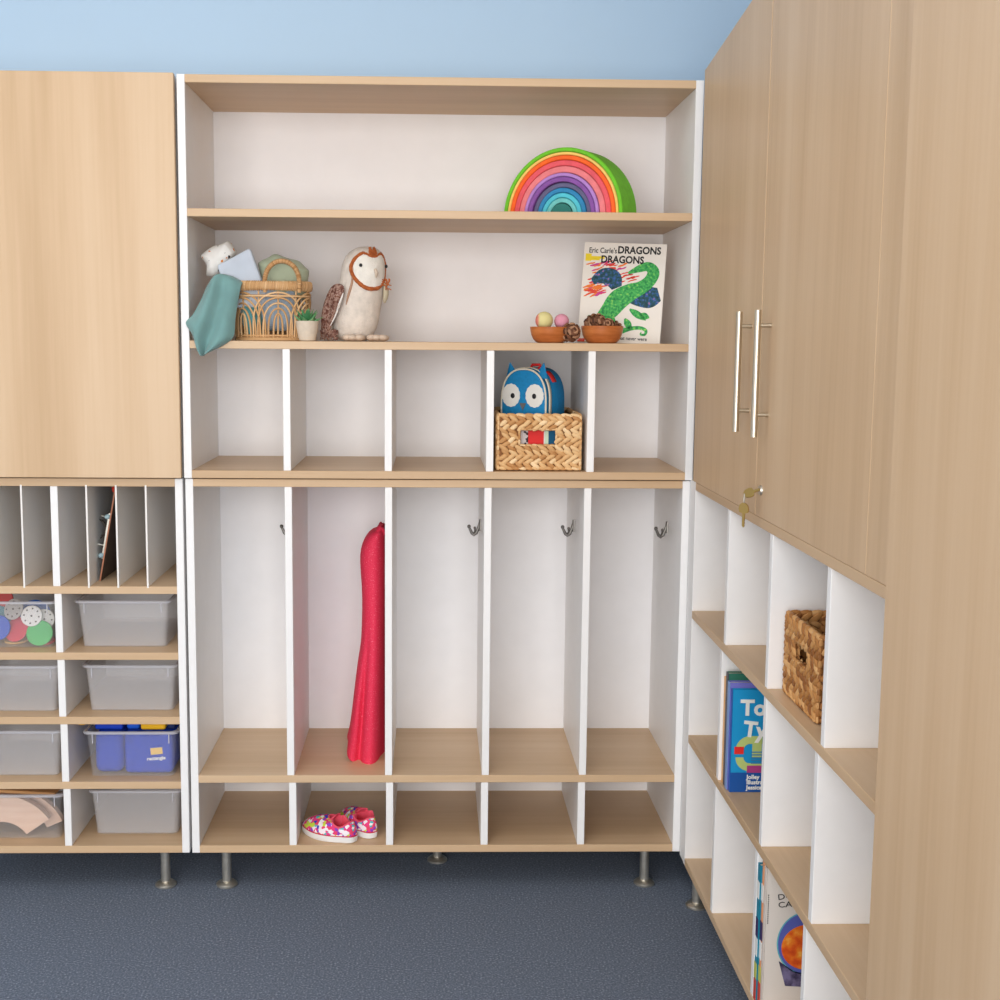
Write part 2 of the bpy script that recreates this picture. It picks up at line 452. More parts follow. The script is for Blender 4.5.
binspec = [  # x, y front, shelf top, label
    (-.168, .058, .608, 'empty clear bin in the top row, right column, under the upright slots'),
    (-.153, .052, .4475, 'empty clear bin in the right column just above the blue filled bin'),
    (-.1515, .037, .283, 'clear bin filled with blue cushions and marked with a yellow rectangle'),
    (-.153, .075, .119, 'empty clear bin in the bottom row, right column, above the steel leg'),
    (-.4425, .045, .608, 'clear bin full of coloured discs at the left edge'),
    (-.4395, .045, .4475, 'empty clear bin at the left edge directly under the disc bin'),
    (-.4395, .045, .283, 'empty clear bin at the left edge directly above the wooden arch bin'),
    (-.440, .045, .119, 'clear bin holding pale wooden arch pieces in the bottom left corner')]
bins = []
for i, (x, y, z, l) in enumerate(binspec):
    loc = (x, y + .147, z + .0006)
    bins.append(make_bin(l, loc) if i == 0 else copy_tree(bins[0], loc, label=l))

for i in (2, 4, 7):                      # the filled bins are of clearer plastic
    o = bins[i].children[0] if bins[i].children[0].name.startswith('body') else [c for c in bins[i].children if c.name.startswith('body')][0]
    o.material_slots[0].link = 'OBJECT'; o.material_slots[0].material = PLC
# contents: discs in the top left bin
def disc(name, label, c, r, rgb, tilt, holes=False, th=.005, group='discs in the top left bin'):
    t = thing(name, label, 'disc', c, tilt, group)
    b = B(); b.lathe([(.0005, -th / 2), (r * .96, -th / 2), (r, -th / 4), (r, th / 4), (r * .96, th / 2), (.0005, th / 2)], 36)
    b.obj('plate', mat('disc_%d_%d_%d' % rgb, rgb, .4), t, local=True)
    if holes:
        b = B()
        for k in range(8):
            a = 2 * math.pi * k / 8
            b.cyl((r * .7 * math.cos(a), r * .7 * math.sin(a), -th / 2 - .0004), (r * .7 * math.cos(a), r * .7 * math.sin(a), th / 2 + .0004), r * .085, n=8)
        b.cyl((0, 0, -th / 2 - .0004), (0, 0, th / 2 + .0004), r * .1, n=10)
        b.obj('holes', mat('disc_hole', (70, 62, 58), .8), t, local=True, label='dark small round holes')
    return t
FB = .0506 + .147  # bin centre y
disc('sorting_disc', 'green disc resting low at the front of the disc bin', (-.3765, .071, .6412), .0315, (52, 176, 88), (R(68), 0, R(8)))
disc('sorting_disc', 'red oval looking disc left of the green disc in the bin', (-.436, .084, .6475), .0325, (214, 62, 84), (R(58), R(-14), R(-12)))
disc('sorting_disc', 'white disc with round holes above the green disc', (-.397, .079, .6822), .026, (232, 228, 226), (R(72), R(6), 0), True)
disc('sorting_disc', 'white perforated disc half hidden at the bin corner', (-.371, .094, .671), .025, (226, 222, 218), (R(75), R(10), R(20)), True)
disc('sorting_disc', 'grey perforated disc at the upper left of the disc bin', (-.443, .086, .698), .027, (186, 180, 176), (R(66), R(-8), R(-18)), True)
disc('sorting_disc', 'flat red disc lying on the bin floor under the green disc', (-.377, .104, .614), .028, (208, 48, 54), (R(8), 0, 0))
disc('sorting_disc', 'blue disc at the left frame edge beside the red disc', (-.481, .082, .652), .031, (38, 84, 196), (R(75), R(10), R(-10)))
disc('sorting_disc', 'large blue disc standing behind the white perforated discs', (-.402, .118, .672), .042, (44, 96, 178), (R(76), 0, 0))
disc('sorting_disc', 'teal disc standing at the back left of the disc bin', (-.475, .115, .684), .04, (70, 132, 146), (R(74), 0, 0))
disc('sorting_disc', 'pale yellow disc lying flat beneath the red disc', (-.447, .112, .6135), .029, (232, 186, 120), (R(4), 0, 0))
disc('sorting_disc', 'red disc poking out over the rim of the disc bin', (-.4745, .118, .7185), .0205, (196, 40, 36), (R(80), R(20), 0))

# blue cushions
BLUE = mat('blue_fabric', (14, 66, 188), .8, noise=.05, nscale=90, bump=.25, bscale=500)
bx, by, bz = -.1515, .037 + .147, .2836
def cushion(label, x0, x1, y0, y1, z0, z1, rgbm, bev):
    o = B().box(x0, x1, y0, y1, z0, z1, bev, seg=4).obj('foam_cushion', rgbm)
    return tag(o, label, 'cushion', 'foam cushions in the blue filled bin')
cushion('rounded blue cushion at the left inside the blue filled bin', -.2465, -.176, .055, .29, .2875, .394, BLUE, .018)
c2 = thing('foam_cushion', 'blue cushion printed with a yellow rectangle and the word rectangle', 'cushion', (-.108, .17, .287), group='foam cushions in the blue filled bin')
B().box(-.1725, -.0535, .0535, .29, .287, .394, .012, seg=4).obj('pad', BLUE, c2)
b = B(); mt = Matrix.Translation((-.0935, .0529, .3455)) @ Matrix.Rotation(R(-5), 4, 'Y'); b.box(-.013, .0165, -.0004, .0004, -.0085, .0085, mtx=mt)
b.obj('rectangle_print', mat('yellow_print', (246, 204, 112), .6), c2, smooth=False, label='yellow printed rectangle')
b = B(); text_bm(b, 'rectangle', .0125, Matrix.Translation((-.116, .0529, .3215)) @ Matrix.Rotation(R(-4), 4, 'Y') @ UPR, .0003, .0004)
b.obj('lettering', mat('white_print', (245, 243, 236), .6), c2, smooth=False, label='white word rectangle')
DBL = mat('bright_blue_fabric', (10, 62, 190), .7, bump=.2)
YEL = mat('yellow_fabric', (250, 190, 30), .7, bump=.2)
cushion('flat bright blue piece lying on top of the left blue cushion', -.248, -.178, .07, .26, .3945, .4115, DBL, .006)
cushion('darker blue piece lying on top of the printed blue cushion', -.17, -.138, .075, .26, .3945, .411, mat('mid_blue_fabric', (20, 92, 214), .7), .006)
cushion('yellow piece lying on top of the printed blue cushion', -.134, -.072, .068, .24, .3945, .413, YEL, .006)
cushion('navy piece at the right end of the top layer in the blue bin', -.069, -.050, .075, .24, .3945, .411, mat('navy_fabric', (22, 40, 92), .8), .005)
o = B().box(-.2915, -.2715, .075, .16, .4035, .4195, .006, seg=3).obj('foam_cushion', YEL)
# wooden arches in bottom-left bin
PW = ramp_mat('pale_pine', [(.3, (228, 190, 166)), (.7, (238, 206, 184))], 'NOISE', 12, .6, (1, 1, 8))
def arch(label, cx, cz, y, r0, r1, a0, a1, th, m):
    b = B(); n = 24
    pts = [(cx + r1 * math.cos(R(a0 + (a1 - a0) * i / n)), y, cz + r1 * math.sin(R(a0 + (a1 - a0) * i / n))) for i in range(n + 1)]
    pts += [(cx + r0 * math.cos(R(a1 + (a0 - a1) * i / n)), y, cz + r0 * math.sin(R(a1 + (a0 - a1) * i / n))) for i in range(n + 1)]
    b.prism(pts, (0, th, 0))
    return tag(b.obj('wooden_arch', m, smooth=False), label, 'block', 'wooden arches in the bottom left bin')
arch('pale pink wooden arch piece standing at the front of the bottom left bin', -.486, .084, .068, .073, .142, 34, 108, .02, PW)
arch('larger wooden arch piece standing behind the front one', -.474, .086, .112, .095, .138, 24, 112, .02, PW)
o = B().box(-.532, -.352, .072, .25, .2275, .2355, .002, mtx=Matrix.Translation((-.44, .16, .2315)) @ Matrix.Rotation(R(3.5), 4, 'Y') @ Matrix.Translation((.44, -.16, -.2315))).obj('wooden_board', wood('x', 'orange_pine', ((206, 150, 98), (220, 166, 112), (228, 178, 126))), smooth=False)
tag(o, 'thin wooden board lying over the arches on top of the bottom left bin', 'board')

# plank with clips in the slot
pk = thing('latch_board', 'thin brown board with metal clip fittings leaning in an upright slot', 'board', (-.2235, .2, .7722))
PL0 = Vector((-.2230, 0, .7722)); PDIR = Vector((.0455, 0, .2415)).normalized(); PN = Vector((-PDIR.z, 0, PDIR.x))
def lean(s, off, y):   # along the leaning line, off = distance to the left of it
    p = PL0 + PDIR * s + PN * off
    return Vector((p.x, y + .052, p.z))
d, n = PDIR, PN
b = B(); b.prism([lean(0, 0, .02), lean(.238, 0, .02), lean(.238, .0032, .02), lean(0, .0032, .02)], (0, .27, 0))
pnl = b.obj('panel', ramp_mat('shade_darkened_board', [(.3, (74, 60, 52)), (.7, (92, 76, 66))], 'NOISE', 20, .7), pk, smooth=False)  # shadow in the slot is put into the panel's darkened brown
b = B(); b.prism([lean(0, 0, .0185), lean(.238, 0, .0185), lean(.238, .0034, .0185), lean(0, .0034, .0185)], (0, .0015, 0)); b.obj('edge_band', mat('board_edge', (176, 116, 88), .7), pnl, smooth=False, label='reddish brown front edge')
b = B().box(-.5, .5, -.5, .5, -.5, .5); mtx = Matrix((( d.x * .115, 0, n.x * .007, 0), (0, .012, 0, 0), (d.z * .115, 0, n.z * .007, 0), (0, 0, 0, 1)))
bmesh.ops.transform(b.bm, matrix=Matrix.Translation(lean(.11, .0075, .04)) @ mtx, verts=b.bm.verts)
b.tube([lean(.155, .012, .04), lean(.158, .028, .034)], .0022, 8); b.tube([lean(.085, .012, .04), lean(.086, .034, .034)], .0022, 8)
b.obj('clip_bar', mat('clip_metal', (206, 202, 190), .35, metal=.7), pk, smooth=False)
b = B(); b.tube([lean(.118 + .024 * math.cos(a), .036 + .018 * math.sin(a), .06) for a in [2 * math.pi * i / 24 for i in range(24)]], .0016, 6, closed=True)
b.tube([lean(.118 + .018 * math.cos(a), .032 + .012 * math.sin(a), .075) for a in [2 * math.pi * i / 24 for i in range(24)]], .0014, 6, closed=True)
b.obj('ring', mat('dark_wire', (84, 76, 68), .4, metal=.8), pk)
PB = mat('pale_blue_plastic', (176, 204, 212), .35)
for s in (.060, .158): B().ell(lean(s, .012, .036), (.0085, .010, .0065), Matrix.Rotation(R(-14), 3, 'Y')).obj('knob', PB, pk, label='pale blue knob')
B().tube([lean(.222, .006, .034), lean(.231, .010, .034), lean(.236, .003, .034)], .004, 8).obj('tag', mat('red_plastic', (214, 62, 44), .5), pk, label='red tag at the top')

# ================================================================ RAINBOW
rcx, rcy, rz = .9235, .130, 1.6678
yaw = R(-33)
spec = [(.1610, (112, 196, 44), 'bright green', 'outermost arch of the toy rainbow'), (.1505, (250, 206, 112), 'pale yellow', 'second from the outside of the toy rainbow'),
        (.1425, (250, 104, 38), 'orange', 'between yellow and coral arches of the toy rainbow'), (.1310, (232, 92, 102), 'coral red', 'inside the orange arch of the toy rainbow'),
        (.1170, (232, 128, 132), 'salmon pink', 'between coral and lilac arches of the toy rainbow'), (.1010, (180, 134, 206), 'lilac', 'next to the salmon arch of the toy rainbow'),
        (.0915, (136, 84, 162), 'purple', 'inside the lilac arch of the toy rainbow'), (.0790, (100, 98, 132), 'slate violet', 'between purple and blue arches of the toy rainbow'),
        (.0660, (48, 134, 184), 'blue', 'inside the slate arch of the toy rainbow'), (.0540, (84, 196, 214), 'aqua', 'inside the blue arch of the toy rainbow'),
        (.0420, (112, 198, 196), 'pale teal', 'around the dark green core of the toy rainbow')]
rm = Matrix.Rotation(yaw, 4, 'Z')
for i, (r1, rgb, cn, where) in enumerate(spec):
    r0 = (spec[i + 1][0] if i + 1 < len(spec) else .030) + .0012
    o_ = thing('rainbow_arch', '%s wooden arch %s' % (cn, where), 'toy', (rcx, rcy, rz), (0, 0, yaw), 'nesting arches of the toy rainbow')
    b = B(); n = 40; dd = .042
    dy = -.004 if i in (5, 6) else (.003 if i in (7,) else 0)
    rings = []
    for k in range(n + 1):
        a = math.pi * k / n; c, s = math.cos(a), math.sin(a)
        e = .0018
        prof = [(r0, -dd + e), (r0 + e, -dd), (r1 - e, -dd), (r1, -dd + e), (r1, dd - e), (r1 - e, dd), (r0 + e, dd), (r0, dd - e)]
        rings.append([(r * c, y + dy, r * s) for r, y in prof])
    b.loft(rings); b.obj('arch_block', mat('rainbow_' + cn.replace(' ', '_'), rgb, .55, spec=.3, noise=.04, nscale=60), o_, local=True)
b = B(); n = 24; b.prism([(.029 * math.cos(math.pi * k / n), -.041, .029 * math.sin(math.pi * k / n)) for k in range(n + 1)], (0, .082, 0))
o_ = thing('rainbow_arch', 'dark green solid half round core at the centre of the toy rainbow', 'toy', (rcx, rcy, rz), (0, 0, yaw), 'nesting arches of the toy rainbow')
b.obj('arch_block', mat('rainbow_dark_green', (38, 120, 112), .55), o_, local=True)

# ================================================================ RATTAN BASKET
RAT = ramp_mat('rattan', [(.0, (184, 138, 90)), (.5, (208, 164, 114)), (1, (226, 188, 142))], 'ISLAND', 1, .5)
bk = thing('rattan_basket', 'oval rattan basket with arched handle stuffed with folded cloths', 'basket', (.2035, .105, 1.3626))
def oval(s, z, off=0):
    f = z / .125
    a = .0850 + .0090 * f + off; bb = .064 + .006 * f + off
    t = s / .078
    return Vector((.2000 + a * math.sin(t), .105 - bb * math.cos(t), 1.3626 + z))
PIH = math.pi * .078
b = B()
full = [PIH * 2 * i / 48 - PIH for i in range(48)]
b.tube([oval(s, .004) for s in full], .0042, 8, True); b.tube([oval(s, .012) for s in full], .0028, 6, True)
for sc in [(-PIH + 2 * PIH * (k + .25) / 6) for k in range(6)]:
    for q in range(5):
        wd = .010 + .0112 * q; hh = .056 + .0125 * q
        pts = []
        for i in range(25):
            u = i / 24 * math.pi
            pts.append(oval(sc - wd * math.cos(u) * (1 if abs(math.cos(u)) < 1 else 1), .008 + hh * math.sin(u) ** .62, .0012 * (q % 2)))
        b.tube(pts, .0024, 6)
for k in range(12):
    s = -PIH + 2 * PIH * (k + .5) / 12
    b.tube([oval(s, .004, -.003), oval(s, .05, -.003), oval(s, .118, -.003)], .0022, 5)
b.tube([oval(s, .106, .0) for s in full], .003, 6, True)
for k in range(56):
    s = -PIH + 2 * PIH * k / 56
    b.ell(oval(s, .004), (.0036, .0036, .006), Matrix.Rotation(R(30), 3, 'Y'), 6, 4)
b.obj('body', RAT, bk)
b = B()
b.tube([oval(s, .130, -.001) for s in full], .010, 8, True, flat=.55)
for k in range(120):
    s = -PIH + 2 * PIH * k / 120; t = s / .078
    b.ell(oval(s, .130, -.001), (.0029, .0072, .0128), Matrix.Rotation(t, 3, 'Z') @ Matrix.Rotation(R(8), 3, 'Y'), 6, 5)
b.obj('rim', RAT, bk)
for side in (-1, 1):
    hx, hy = .2330, .105 - .070 * (1 if side < 0 else -1) * .93
    b = B(); path = []
    for i in range(29):
        a = math.pi * i / 28
        path.append(Vector((hx - .041 * math.cos(a), hy + side * .002, 1.3626 + .134 + .054 * math.sin(a) ** .85)))
    path = [path[0] - Vector((0, 0, .02))] + path + [path[-1] - Vector((0, 0, .02))]
    b.tube(path, .0046, 8)
    for i in range(1, len(path) - 1):
        for h in (0, .5):
            p = path[i].lerp(path[i + 1], h); t = (path[i + 1] - path[i]).normalized()
            b.ell(p, (.0066, .0066, .0023), t.to_track_quat('Z', 'Y').to_matrix(), 8, 4)
    b.obj('handle', RAT, bk)

# cloths -----------------------------------------------------------------
def cloth_mat(name, rgb, noise=.05):
    return mat(name, rgb, .9, spec=.15, noise=noise, nscale=14, bump=.35, bscale=700, sheen=.25)
def drape(rows, n=14, amp=.006, waves=2.5, seed=0):
    """rows: list of polylines (same len) of control points; resampled with folds pushed along y"""
    out = []
    m = len(rows)
    def cat(ps, t):
        k = t * (len(ps) - 1); i = min(int(k), len(ps) - 2); f = k - i
        p0 = ps[max(i - 1, 0)]; p1 = ps[i]; p2 = ps[i + 1]; p3 = ps[min(i + 2, len(ps) - 1)]
        return p1 * 1 + (p2 - p0) * (.5 * f) + (p0 * 2 - p1 * 5 + p2 * 4 - p3) * (.5 * f * f) + (p1 * 3 - p0 - p2 * 3 + p3) * (.5 * f * f * f)
    cols = [[cat([Vector(p) for p in r], j / (n - 1)) for j in range(n)] for r in rows]
    N = 5 * (m - 1) + 1
    for i in range(N):
        t = i / (N - 1); row = []
        for j in range(n):
            p = cat([c[j] for c in cols], t)
            p.y += -.007 * t + amp * t ** .6 * math.sin(j / (n - 1) * math.pi * 2 * waves + seed + 1.2 * t)
            row.append(p)
        out.append(row)
    return out
TEAL = cloth_mat('teal_cloth', (116, 154, 152))
z_ = 1.3621
rows = [[(.066, .075, 1.496), (.086, .060, 1.514), (.112, .055, 1.514), (.139, .062, 1.500)],
        [(.058, .040, 1.494), (.078, .030, 1.514), (.104, .030, 1.508), (.137, .034, 1.492)],
        [(.044, .012, 1.455), (.070, .006, 1.464), (.100, .016, 1.460), (.130, .020, 1.450)],
        [(.028, -.004, 1.422), (.060, -.014, 1.420), (.094, -.006, 1.418), (.126, .006, 1.412)],
        [(.012, -.010, 1.403), (.050, -.018, 1.386), (.088, -.010, 1.386), (.125, -.002, 1.384)],
        [(.027, -.010, 1.378), (.047, -.016, 1.362), (.080, -.012, 1.364), (.120, -.006, 1.368)],
        [(.036, -.009, 1.348), (.049, -.013, 1.338), (.068, -.012, 1.343), (.098, -.008, 1.352)],
        [(.048, -.009, 1.330), (.051, -.011, 1.326), (.057, -.011, 1.329), (.068, -.009, 1.337)]]
o = B().grid(drape(rows, 30, .013, 1.9, 1.0)).obj('cloth', TEAL, mods=(('solid', .003), ('sub', 1)))
tag(o, 'teal muslin cloth draped out of the rattan basket and over the shelf edge', 'cloth', 'cloths in the rattan basket')
rows = [[(.060, .05, 1.490), (.090, .045, 1.507), (.120, .045, 1.508), (.148, .05, 1.498)],
        [(.070, .030, 1.44), (.095, .026, 1.44), (.12, .026, 1.44), (.143, .03, 1.44)],
        [(.075, .018, 1.40), (.095, .012, 1.40), (.12, .014, 1.40), (.138, .016, 1.40)],
        [(.082, .012, 1.372), (.098, .008, 1.368), (.115, .008, 1.366), (.132, .010, 1.371)]]
# white printed cloth: crumpled folded wedge
def wad(pts_front, y0, y1, amp, seed, sub=5):
    """closed puffy cloth body whose outline (x,z) is pts_front; inflated between y0 and y1"""
    random.seed(seed)
    cx = sum(p[0] for p in pts_front) / len(pts_front); cz = sum(p[1] for p in pts_front) / len(pts_front)
    ol = []
    L = len(pts_front)
    for i in range(L):
        a, c = pts_front[i], pts_front[(i + 1) % L]
        for k in range(4): ol.append((a[0] + (c[0] - a[0]) * k / 4, a[1] + (c[1] - a[1]) * k / 4))
    rings = []
    ym = (y0 + y1) / 2; hy = (y0 - y1) / 2
    prof = [(.15, 1.0), (.5, .92), (.8, .70), (.95, .38), (1.0, 0), (.95, -.38), (.8, -.70), (.5, -.92), (.15, -1)]
    ph = random.random() * 6
    for f, h in prof:
        ring = []
        for (x, z) in ol:
            fx = cx + (x - cx) * f; fz = cz + (z - cz) * f
            ring.append((fx, ym + hy * h + amp * math.sin(fx * 95 + fz * 60 + ph) * (1 if f < .99 else .4), fz + amp * .5 * math.sin(fx * 120 + ph)))
        rings.append(ring)
    return B().loft(rings)
WC = ramp_mat('white_printed_cloth', [(.0, (58, 52, 54)), (.03, (58, 52, 54)), (.035, (236, 233, 228)), (.955, (240, 238, 234)), (.96, (224, 136, 64)), (1, (224, 136, 64))], 'VORONOI', 190, .9, const=True)
o = wad([(.026, 1.568), (.060, 1.590), (.097, 1.604), (.118, 1.574), (.085, 1.53), (.060, 1.512), (.040, 1.516), (.043, 1.542)], .085, .150, .004, 3).obj('cloth', WC, mods=(('sub', 1),))
tag(o, 'white cloth with small dark and orange print rising from the basket left side', 'cloth', 'cloths in the rattan basket')
GC = cloth_mat('blue_grey_cloth', (196, 203, 214), .03)
t_ = thing('cloth', 'folded blue grey napkin standing upright in the middle of the rattan basket', 'cloth', (.135, .09, 1.45), group='cloths in the rattan basket')
for k, (dy, dz_) in enumerate(((0, 0), (.009, -.002), (.018, .001))):
    rows = []
    for i in range(9):
        t = i / 8
        rowp = []
        for j in range(11):
            u = j / 10
            a = Vector((.074, 0, 1.541)).lerp(Vector((.1545, 0, 1.583 + dz_)), u); c = Vector((.108, 0, 1.44)).lerp(Vector((.204, 0, 1.44)), u)
            p = a.lerp(c, t); p.y = .068 + dy + .004 * math.sin(u * 5 + t * 3) + .012 * t * 0
            rowp.append(p)
        rows.append(rowp)
    B().grid(rows).obj('fold', GC, t_, mods=(('solid', .006), ('sub', 1)))
SC_ = cloth_mat('sage_cloth', (170, 178, 152))
o = wad([(.165, 1.548), (.178, 1.560), (.205, 1.571), (.235, 1.566), (.268, 1.553), (.292, 1.535), (.288, 1.508), (.282, 1.46), (.20, 1.45), (.175, 1.50)], .075, .150, .005, 8).obj('cloth', SC_, mods=(('sub', 1),))
tag(o, 'sage green cloth bunched behind the basket handle', 'cloth', 'cloths in the rattan basket')
o = wad([(.150, 1.485), (.20, 1.49), (.262, 1.485), (.268, 1.43), (.255, 1.385), (.16, 1.385), (.14, 1.43)], .062, .145, .004, 5).obj('cloth', cloth_mat('pale_blue_cloth', (170, 188, 206)), mods=(('sub', 1),))
tag(o, 'pale blue cloth seen through the weave at the basket right half', 'cloth', 'cloths in the rattan basket')
o = wad([(.128, 1.45), (.18, 1.445), (.186, 1.41), (.18, 1.372), (.145, 1.37), (.132, 1.40)], .052, .10, .003, 6).obj('cloth', cloth_mat('deep_teal_cloth', (84, 142, 146)), mods=(('sub', 1),))
tag(o, 'deep teal cloth seen through the lower weave of the rattan basket', 'cloth', 'cloths in the rattan basket')

# ================================================================ SUCCULENT
pt = thing('potted_succulent', 'small green succulent in a beige pot in front of the rattan basket', 'plant', (.2925, .0345, 1.3622))
B().lathe([(.0005, 0), (.0165, 0), (.0195, .002), (.0235, .018), (.0262, .034), (.0272, .0478), (.0246, .0478), (.0236, .040), (.0005, .040)], 32, (0, 0, 0)).obj('pot', mat('beige_ceramic', (214, 198, 178), .7, noise=.03, nscale=80), pt, local=True)
b = B()
random.seed(4)
for ring_, (n_, el, ln) in enumerate(((7, 22, .040), (6, 45, .038), (5, 66, .034), (2, 82, .03))):
    for k in range(n_):
        a = 2 * math.pi * (k + .5 * ring_) / n_ + random.uniform(-.15, .15); e = R(el + random.uniform(-6, 6))
        ln_ = min(ln, .033) if abs(math.sin(a)) > .5 and el < 40 else ln
        d_ = Vector((math.cos(a) * math.cos(e), math.sin(a) * math.cos(e), math.sin(e)))
        side = d_.cross(Vector((0, 0, 1))).normalized(); up = side.cross(d_)
        rings = []
        for q in range(8):
            t = q / 7; wd = .0082 * (math.sin(math.pi * min(t * .62 + .22, 1)) ** .9) * (1 - t ** 3) + .0003; th = wd * .42
            c = Vector((0, 0, .040)) + d_ * (ln_ * t) + Vector((0, 0, .006 * t * t))
            rings.append([c + side * (wd * math.cos(2 * math.pi * m_ / 8)) + up * (th * math.sin(2 * math.pi * m_ / 8)) for m_ in range(8)])
        b.loft(rings)
b.obj('leaves', ramp_mat('succulent_green', [(.0, (62, 120, 76)), (.6, (92, 152, 100)), (1, (140, 186, 130))], 'ISLAND', 1, .45), pt, local=True)

# ================================================================ PLUSH OWL
ow = thing('plush_owl', 'plush barn owl with heart shaped face standing beside the potted succulent', 'toy', (.4025, .13, 1.3622))
U = .000265
FUR = mat('owl_cream_fur', (222, 210, 198), .95, spec=.1, noise=.05, nscale=60, bump=.9, bscale=330, sheen=.3)
ringdef = [(.000, 470, 120), (.008, 470, 160), (.03, 475, 205), (.0556, 488, 216), (.082, 494, 221), (.1086, 518, 223), (.13, 540, 206), (.148, 545, 200), (.175, 551, 196), (.193, 560, 180), (.209, 573, 148), (.219, 585, 95), (.2225, 588, 40)]
def owl_at(z):
    for a, c in zip(ringdef, ringdef[1:]):
        if z <= c[0]:
            f = (z - a[0]) / (c[0] - a[0])
            return ((a[1] + (c[1] - a[1]) * f - 487) * U, (a[2] + (c[2] - a[2]) * f) * U)
    return ((588 - 487) * U, 40 * U)
def owl_pt(th, z, off=0):
    cx, r = owl_at(z); r += off
    return Vector((cx + r * math.sin(th), -.004 - r * .92 * math.cos(th), z))
rings = []
for z, c, r in ringdef:
    rings.append([((c - 487) * U + r * U * math.cos(2 * math.pi * k / 28) , -.004 + r * U * .92 * math.sin(2 * math.pi * k / 28), z) for k in range(28)])
B().loft(rings).obj('body', FUR, ow, local=True, mods=(('sub', 1),))
TH0 = R(31)
def heart(phi):   # dtheta, z on the face outline
    s, c = math.sin(phi), math.cos(phi)
    zz = .169 + (.043 * c if c > 0 else .046 * c)
    wdt = R(58) * (abs(s) ** .85) * (1 if s >= 0 else -1)
    if c < 0: wdt *= (1 - .30 * (-c) ** 1.2)
    if c > .2: zz -= .016 * math.exp(-(s / .38) ** 2)
    return wdt, zz
def face_pt(phi, f, off):
    wd, zz = heart(phi); return owl_pt(TH0 + wd * f, .165 + (zz - .165) * f, off)
b = B(); nn = 48
rows = [[face_pt(2 * math.pi * k / nn, f, .0022 + .004 * (1 - f) ) for k in range(nn + 1)] for f in (.03, .25, .5, .75, .92, 1.0)]
b.grid(rows); b.obj('face_disc', mat('owl_face_fur', (232, 226, 216), .95, spec=.1, noise=.03, nscale=60, bump=.6, bscale=330, sheen=.2), ow, local=True, label='cream white heart shaped face')
b = B(); random.seed(2)
RUST = ramp_mat('rust_fur', [(.3, (150, 76, 38)), (.7, (190, 106, 56))], 'NOISE', 120, .95)
pp = [face_pt(2 * math.pi * k / 72, 1.02, .0015) for k in range(72)]
b.tube(pp, [(.0046 if 30 < k < 66 else .0030) + random.uniform(-.0007, .0007) for k in range(72)], 7, True)
for k in range(110):
    p = face_pt(random.random() * 2 * math.pi, random.uniform(.98, 1.08), .002)
    b.ell(p, (.0012, .0012, .0045), Euler((random.uniform(-.7, .7), random.uniform(-.9, .9), 0)).to_matrix(), 5, 3)
for k in range(46):
    p = owl_pt(TH0 + random.uniform(-.26, .20), random.uniform(.200, .2165), .003)
    b.ell(p, (.0022, .0022, .0055), Euler((random.uniform(-.5, .5), random.uniform(-.6, .6), 0)).to_matrix(), 5, 3)
b2 = B(); b2.tube([owl_pt(R(-22), z, .0008) for z in (.196, .18, .165, .15, .135, .12, .105, .085)], [.001, .0024, .0026, .0026, .003, .0032, .003, .001], 6)
b2.obj('side_seam', mat('owl_tan_fur', (178, 140, 116), .95), ow, local=True, label='tan stripe down the side of the head')
b.obj('face_ruff', RUST, ow, local=True, label='rust brown ruff around the face')
for dth in (-33, 50):
    o_ = B().ell(owl_pt(TH0 + R(dth), .176, .005), (.0042, .0042, .0042), None, 12, 8).obj('eye', mat('black_bead', (14, 12, 12), .1), ow, local=True, label='black bead eye')
b = B(); b.tube([owl_pt(TH0 + R(2), .168, .006), owl_pt(TH0 + R(4), .158, .011), owl_pt(TH0 + R(4), .148, .008)], [.003, .0045, .0015], 8)
b.obj('beak', mat('owl_beak', (206, 188, 168), .8), ow, local=True)
def flat_blob(pts, y, th, tilt=0):
    cx = sum(p[0] for p in pts) / len(pts); cz = sum(p[1] for p in pts) / len(pts)
    rings = []
    for f, h in ((.1, 1), (.6, .85), (.9, .45), (1, 0), (.9, -.45), (.6, -.85), (.1, -1)):
        rings.append([(cx + (x - cx) * f, y + th * h + tilt * (x - cx), cz + (z - cz) * f) for x, z in pts])
    return B().loft(rings)
ux = lambda x: (x - 487) * U
uz = lambda y: (912 - y) * U
MOT = ramp_mat('mottled_wing_fur', [(.3, (82, 50, 42)), (.45, (118, 76, 64)), (.56, (176, 146, 132)), (.66, (112, 62, 44))], 'NOISE', 130, .95, detail=4, bump=.8)
flat_blob([(ux(x), uz(y)) for x, y in ((330, 395), (390, 410), (412, 440), (395, 520), (360, 600), (310, 700), (270, 800), (250, 870), (195, 885), (172, 820), (180, 700), (195, 600), (235, 500), (275, 425))], -.046, .016, 1.0 * -.5).obj('wing', MOT, ow, local=True, label='mottled brown wing', mods=(('sub', 1),))
flat_blob([(ux(x), uz(y)) for x, y in ((395, 470), (400, 500), (350, 650), (265, 800), (255, 790), (300, 700), (330, 600), (365, 520))], -.0605, .004, -.5).obj('wing_lining', mat('owl_white_fur', (236, 230, 224), .95), ow, local=True, label='white strip along the wing edge', mods=(('sub', 1),))
flat_blob([(ux(x), uz(y)) for x, y in ((735, 360), (760, 380), (795, 460), (785, 540), (735, 610), (735, 500))], -.02, .010).obj('wing', mat('owl_side_wing', (190, 178, 152), .95), ow, local=True, mods=(('sub', 1),))
b = B(); random.seed(9)
for k in range(30):
    b.ell((ux(random.uniform(728, 800)), -.03, uz(random.uniform(370, 450))), (.0014, .002, .005), Euler((0, random.uniform(-1.4, 1.4), 0)).to_matrix(), 5, 3)
b.obj('fur_tuft', RUST, ow, local=True, label='rust brown fur tuft at the shoulder')
b = B()
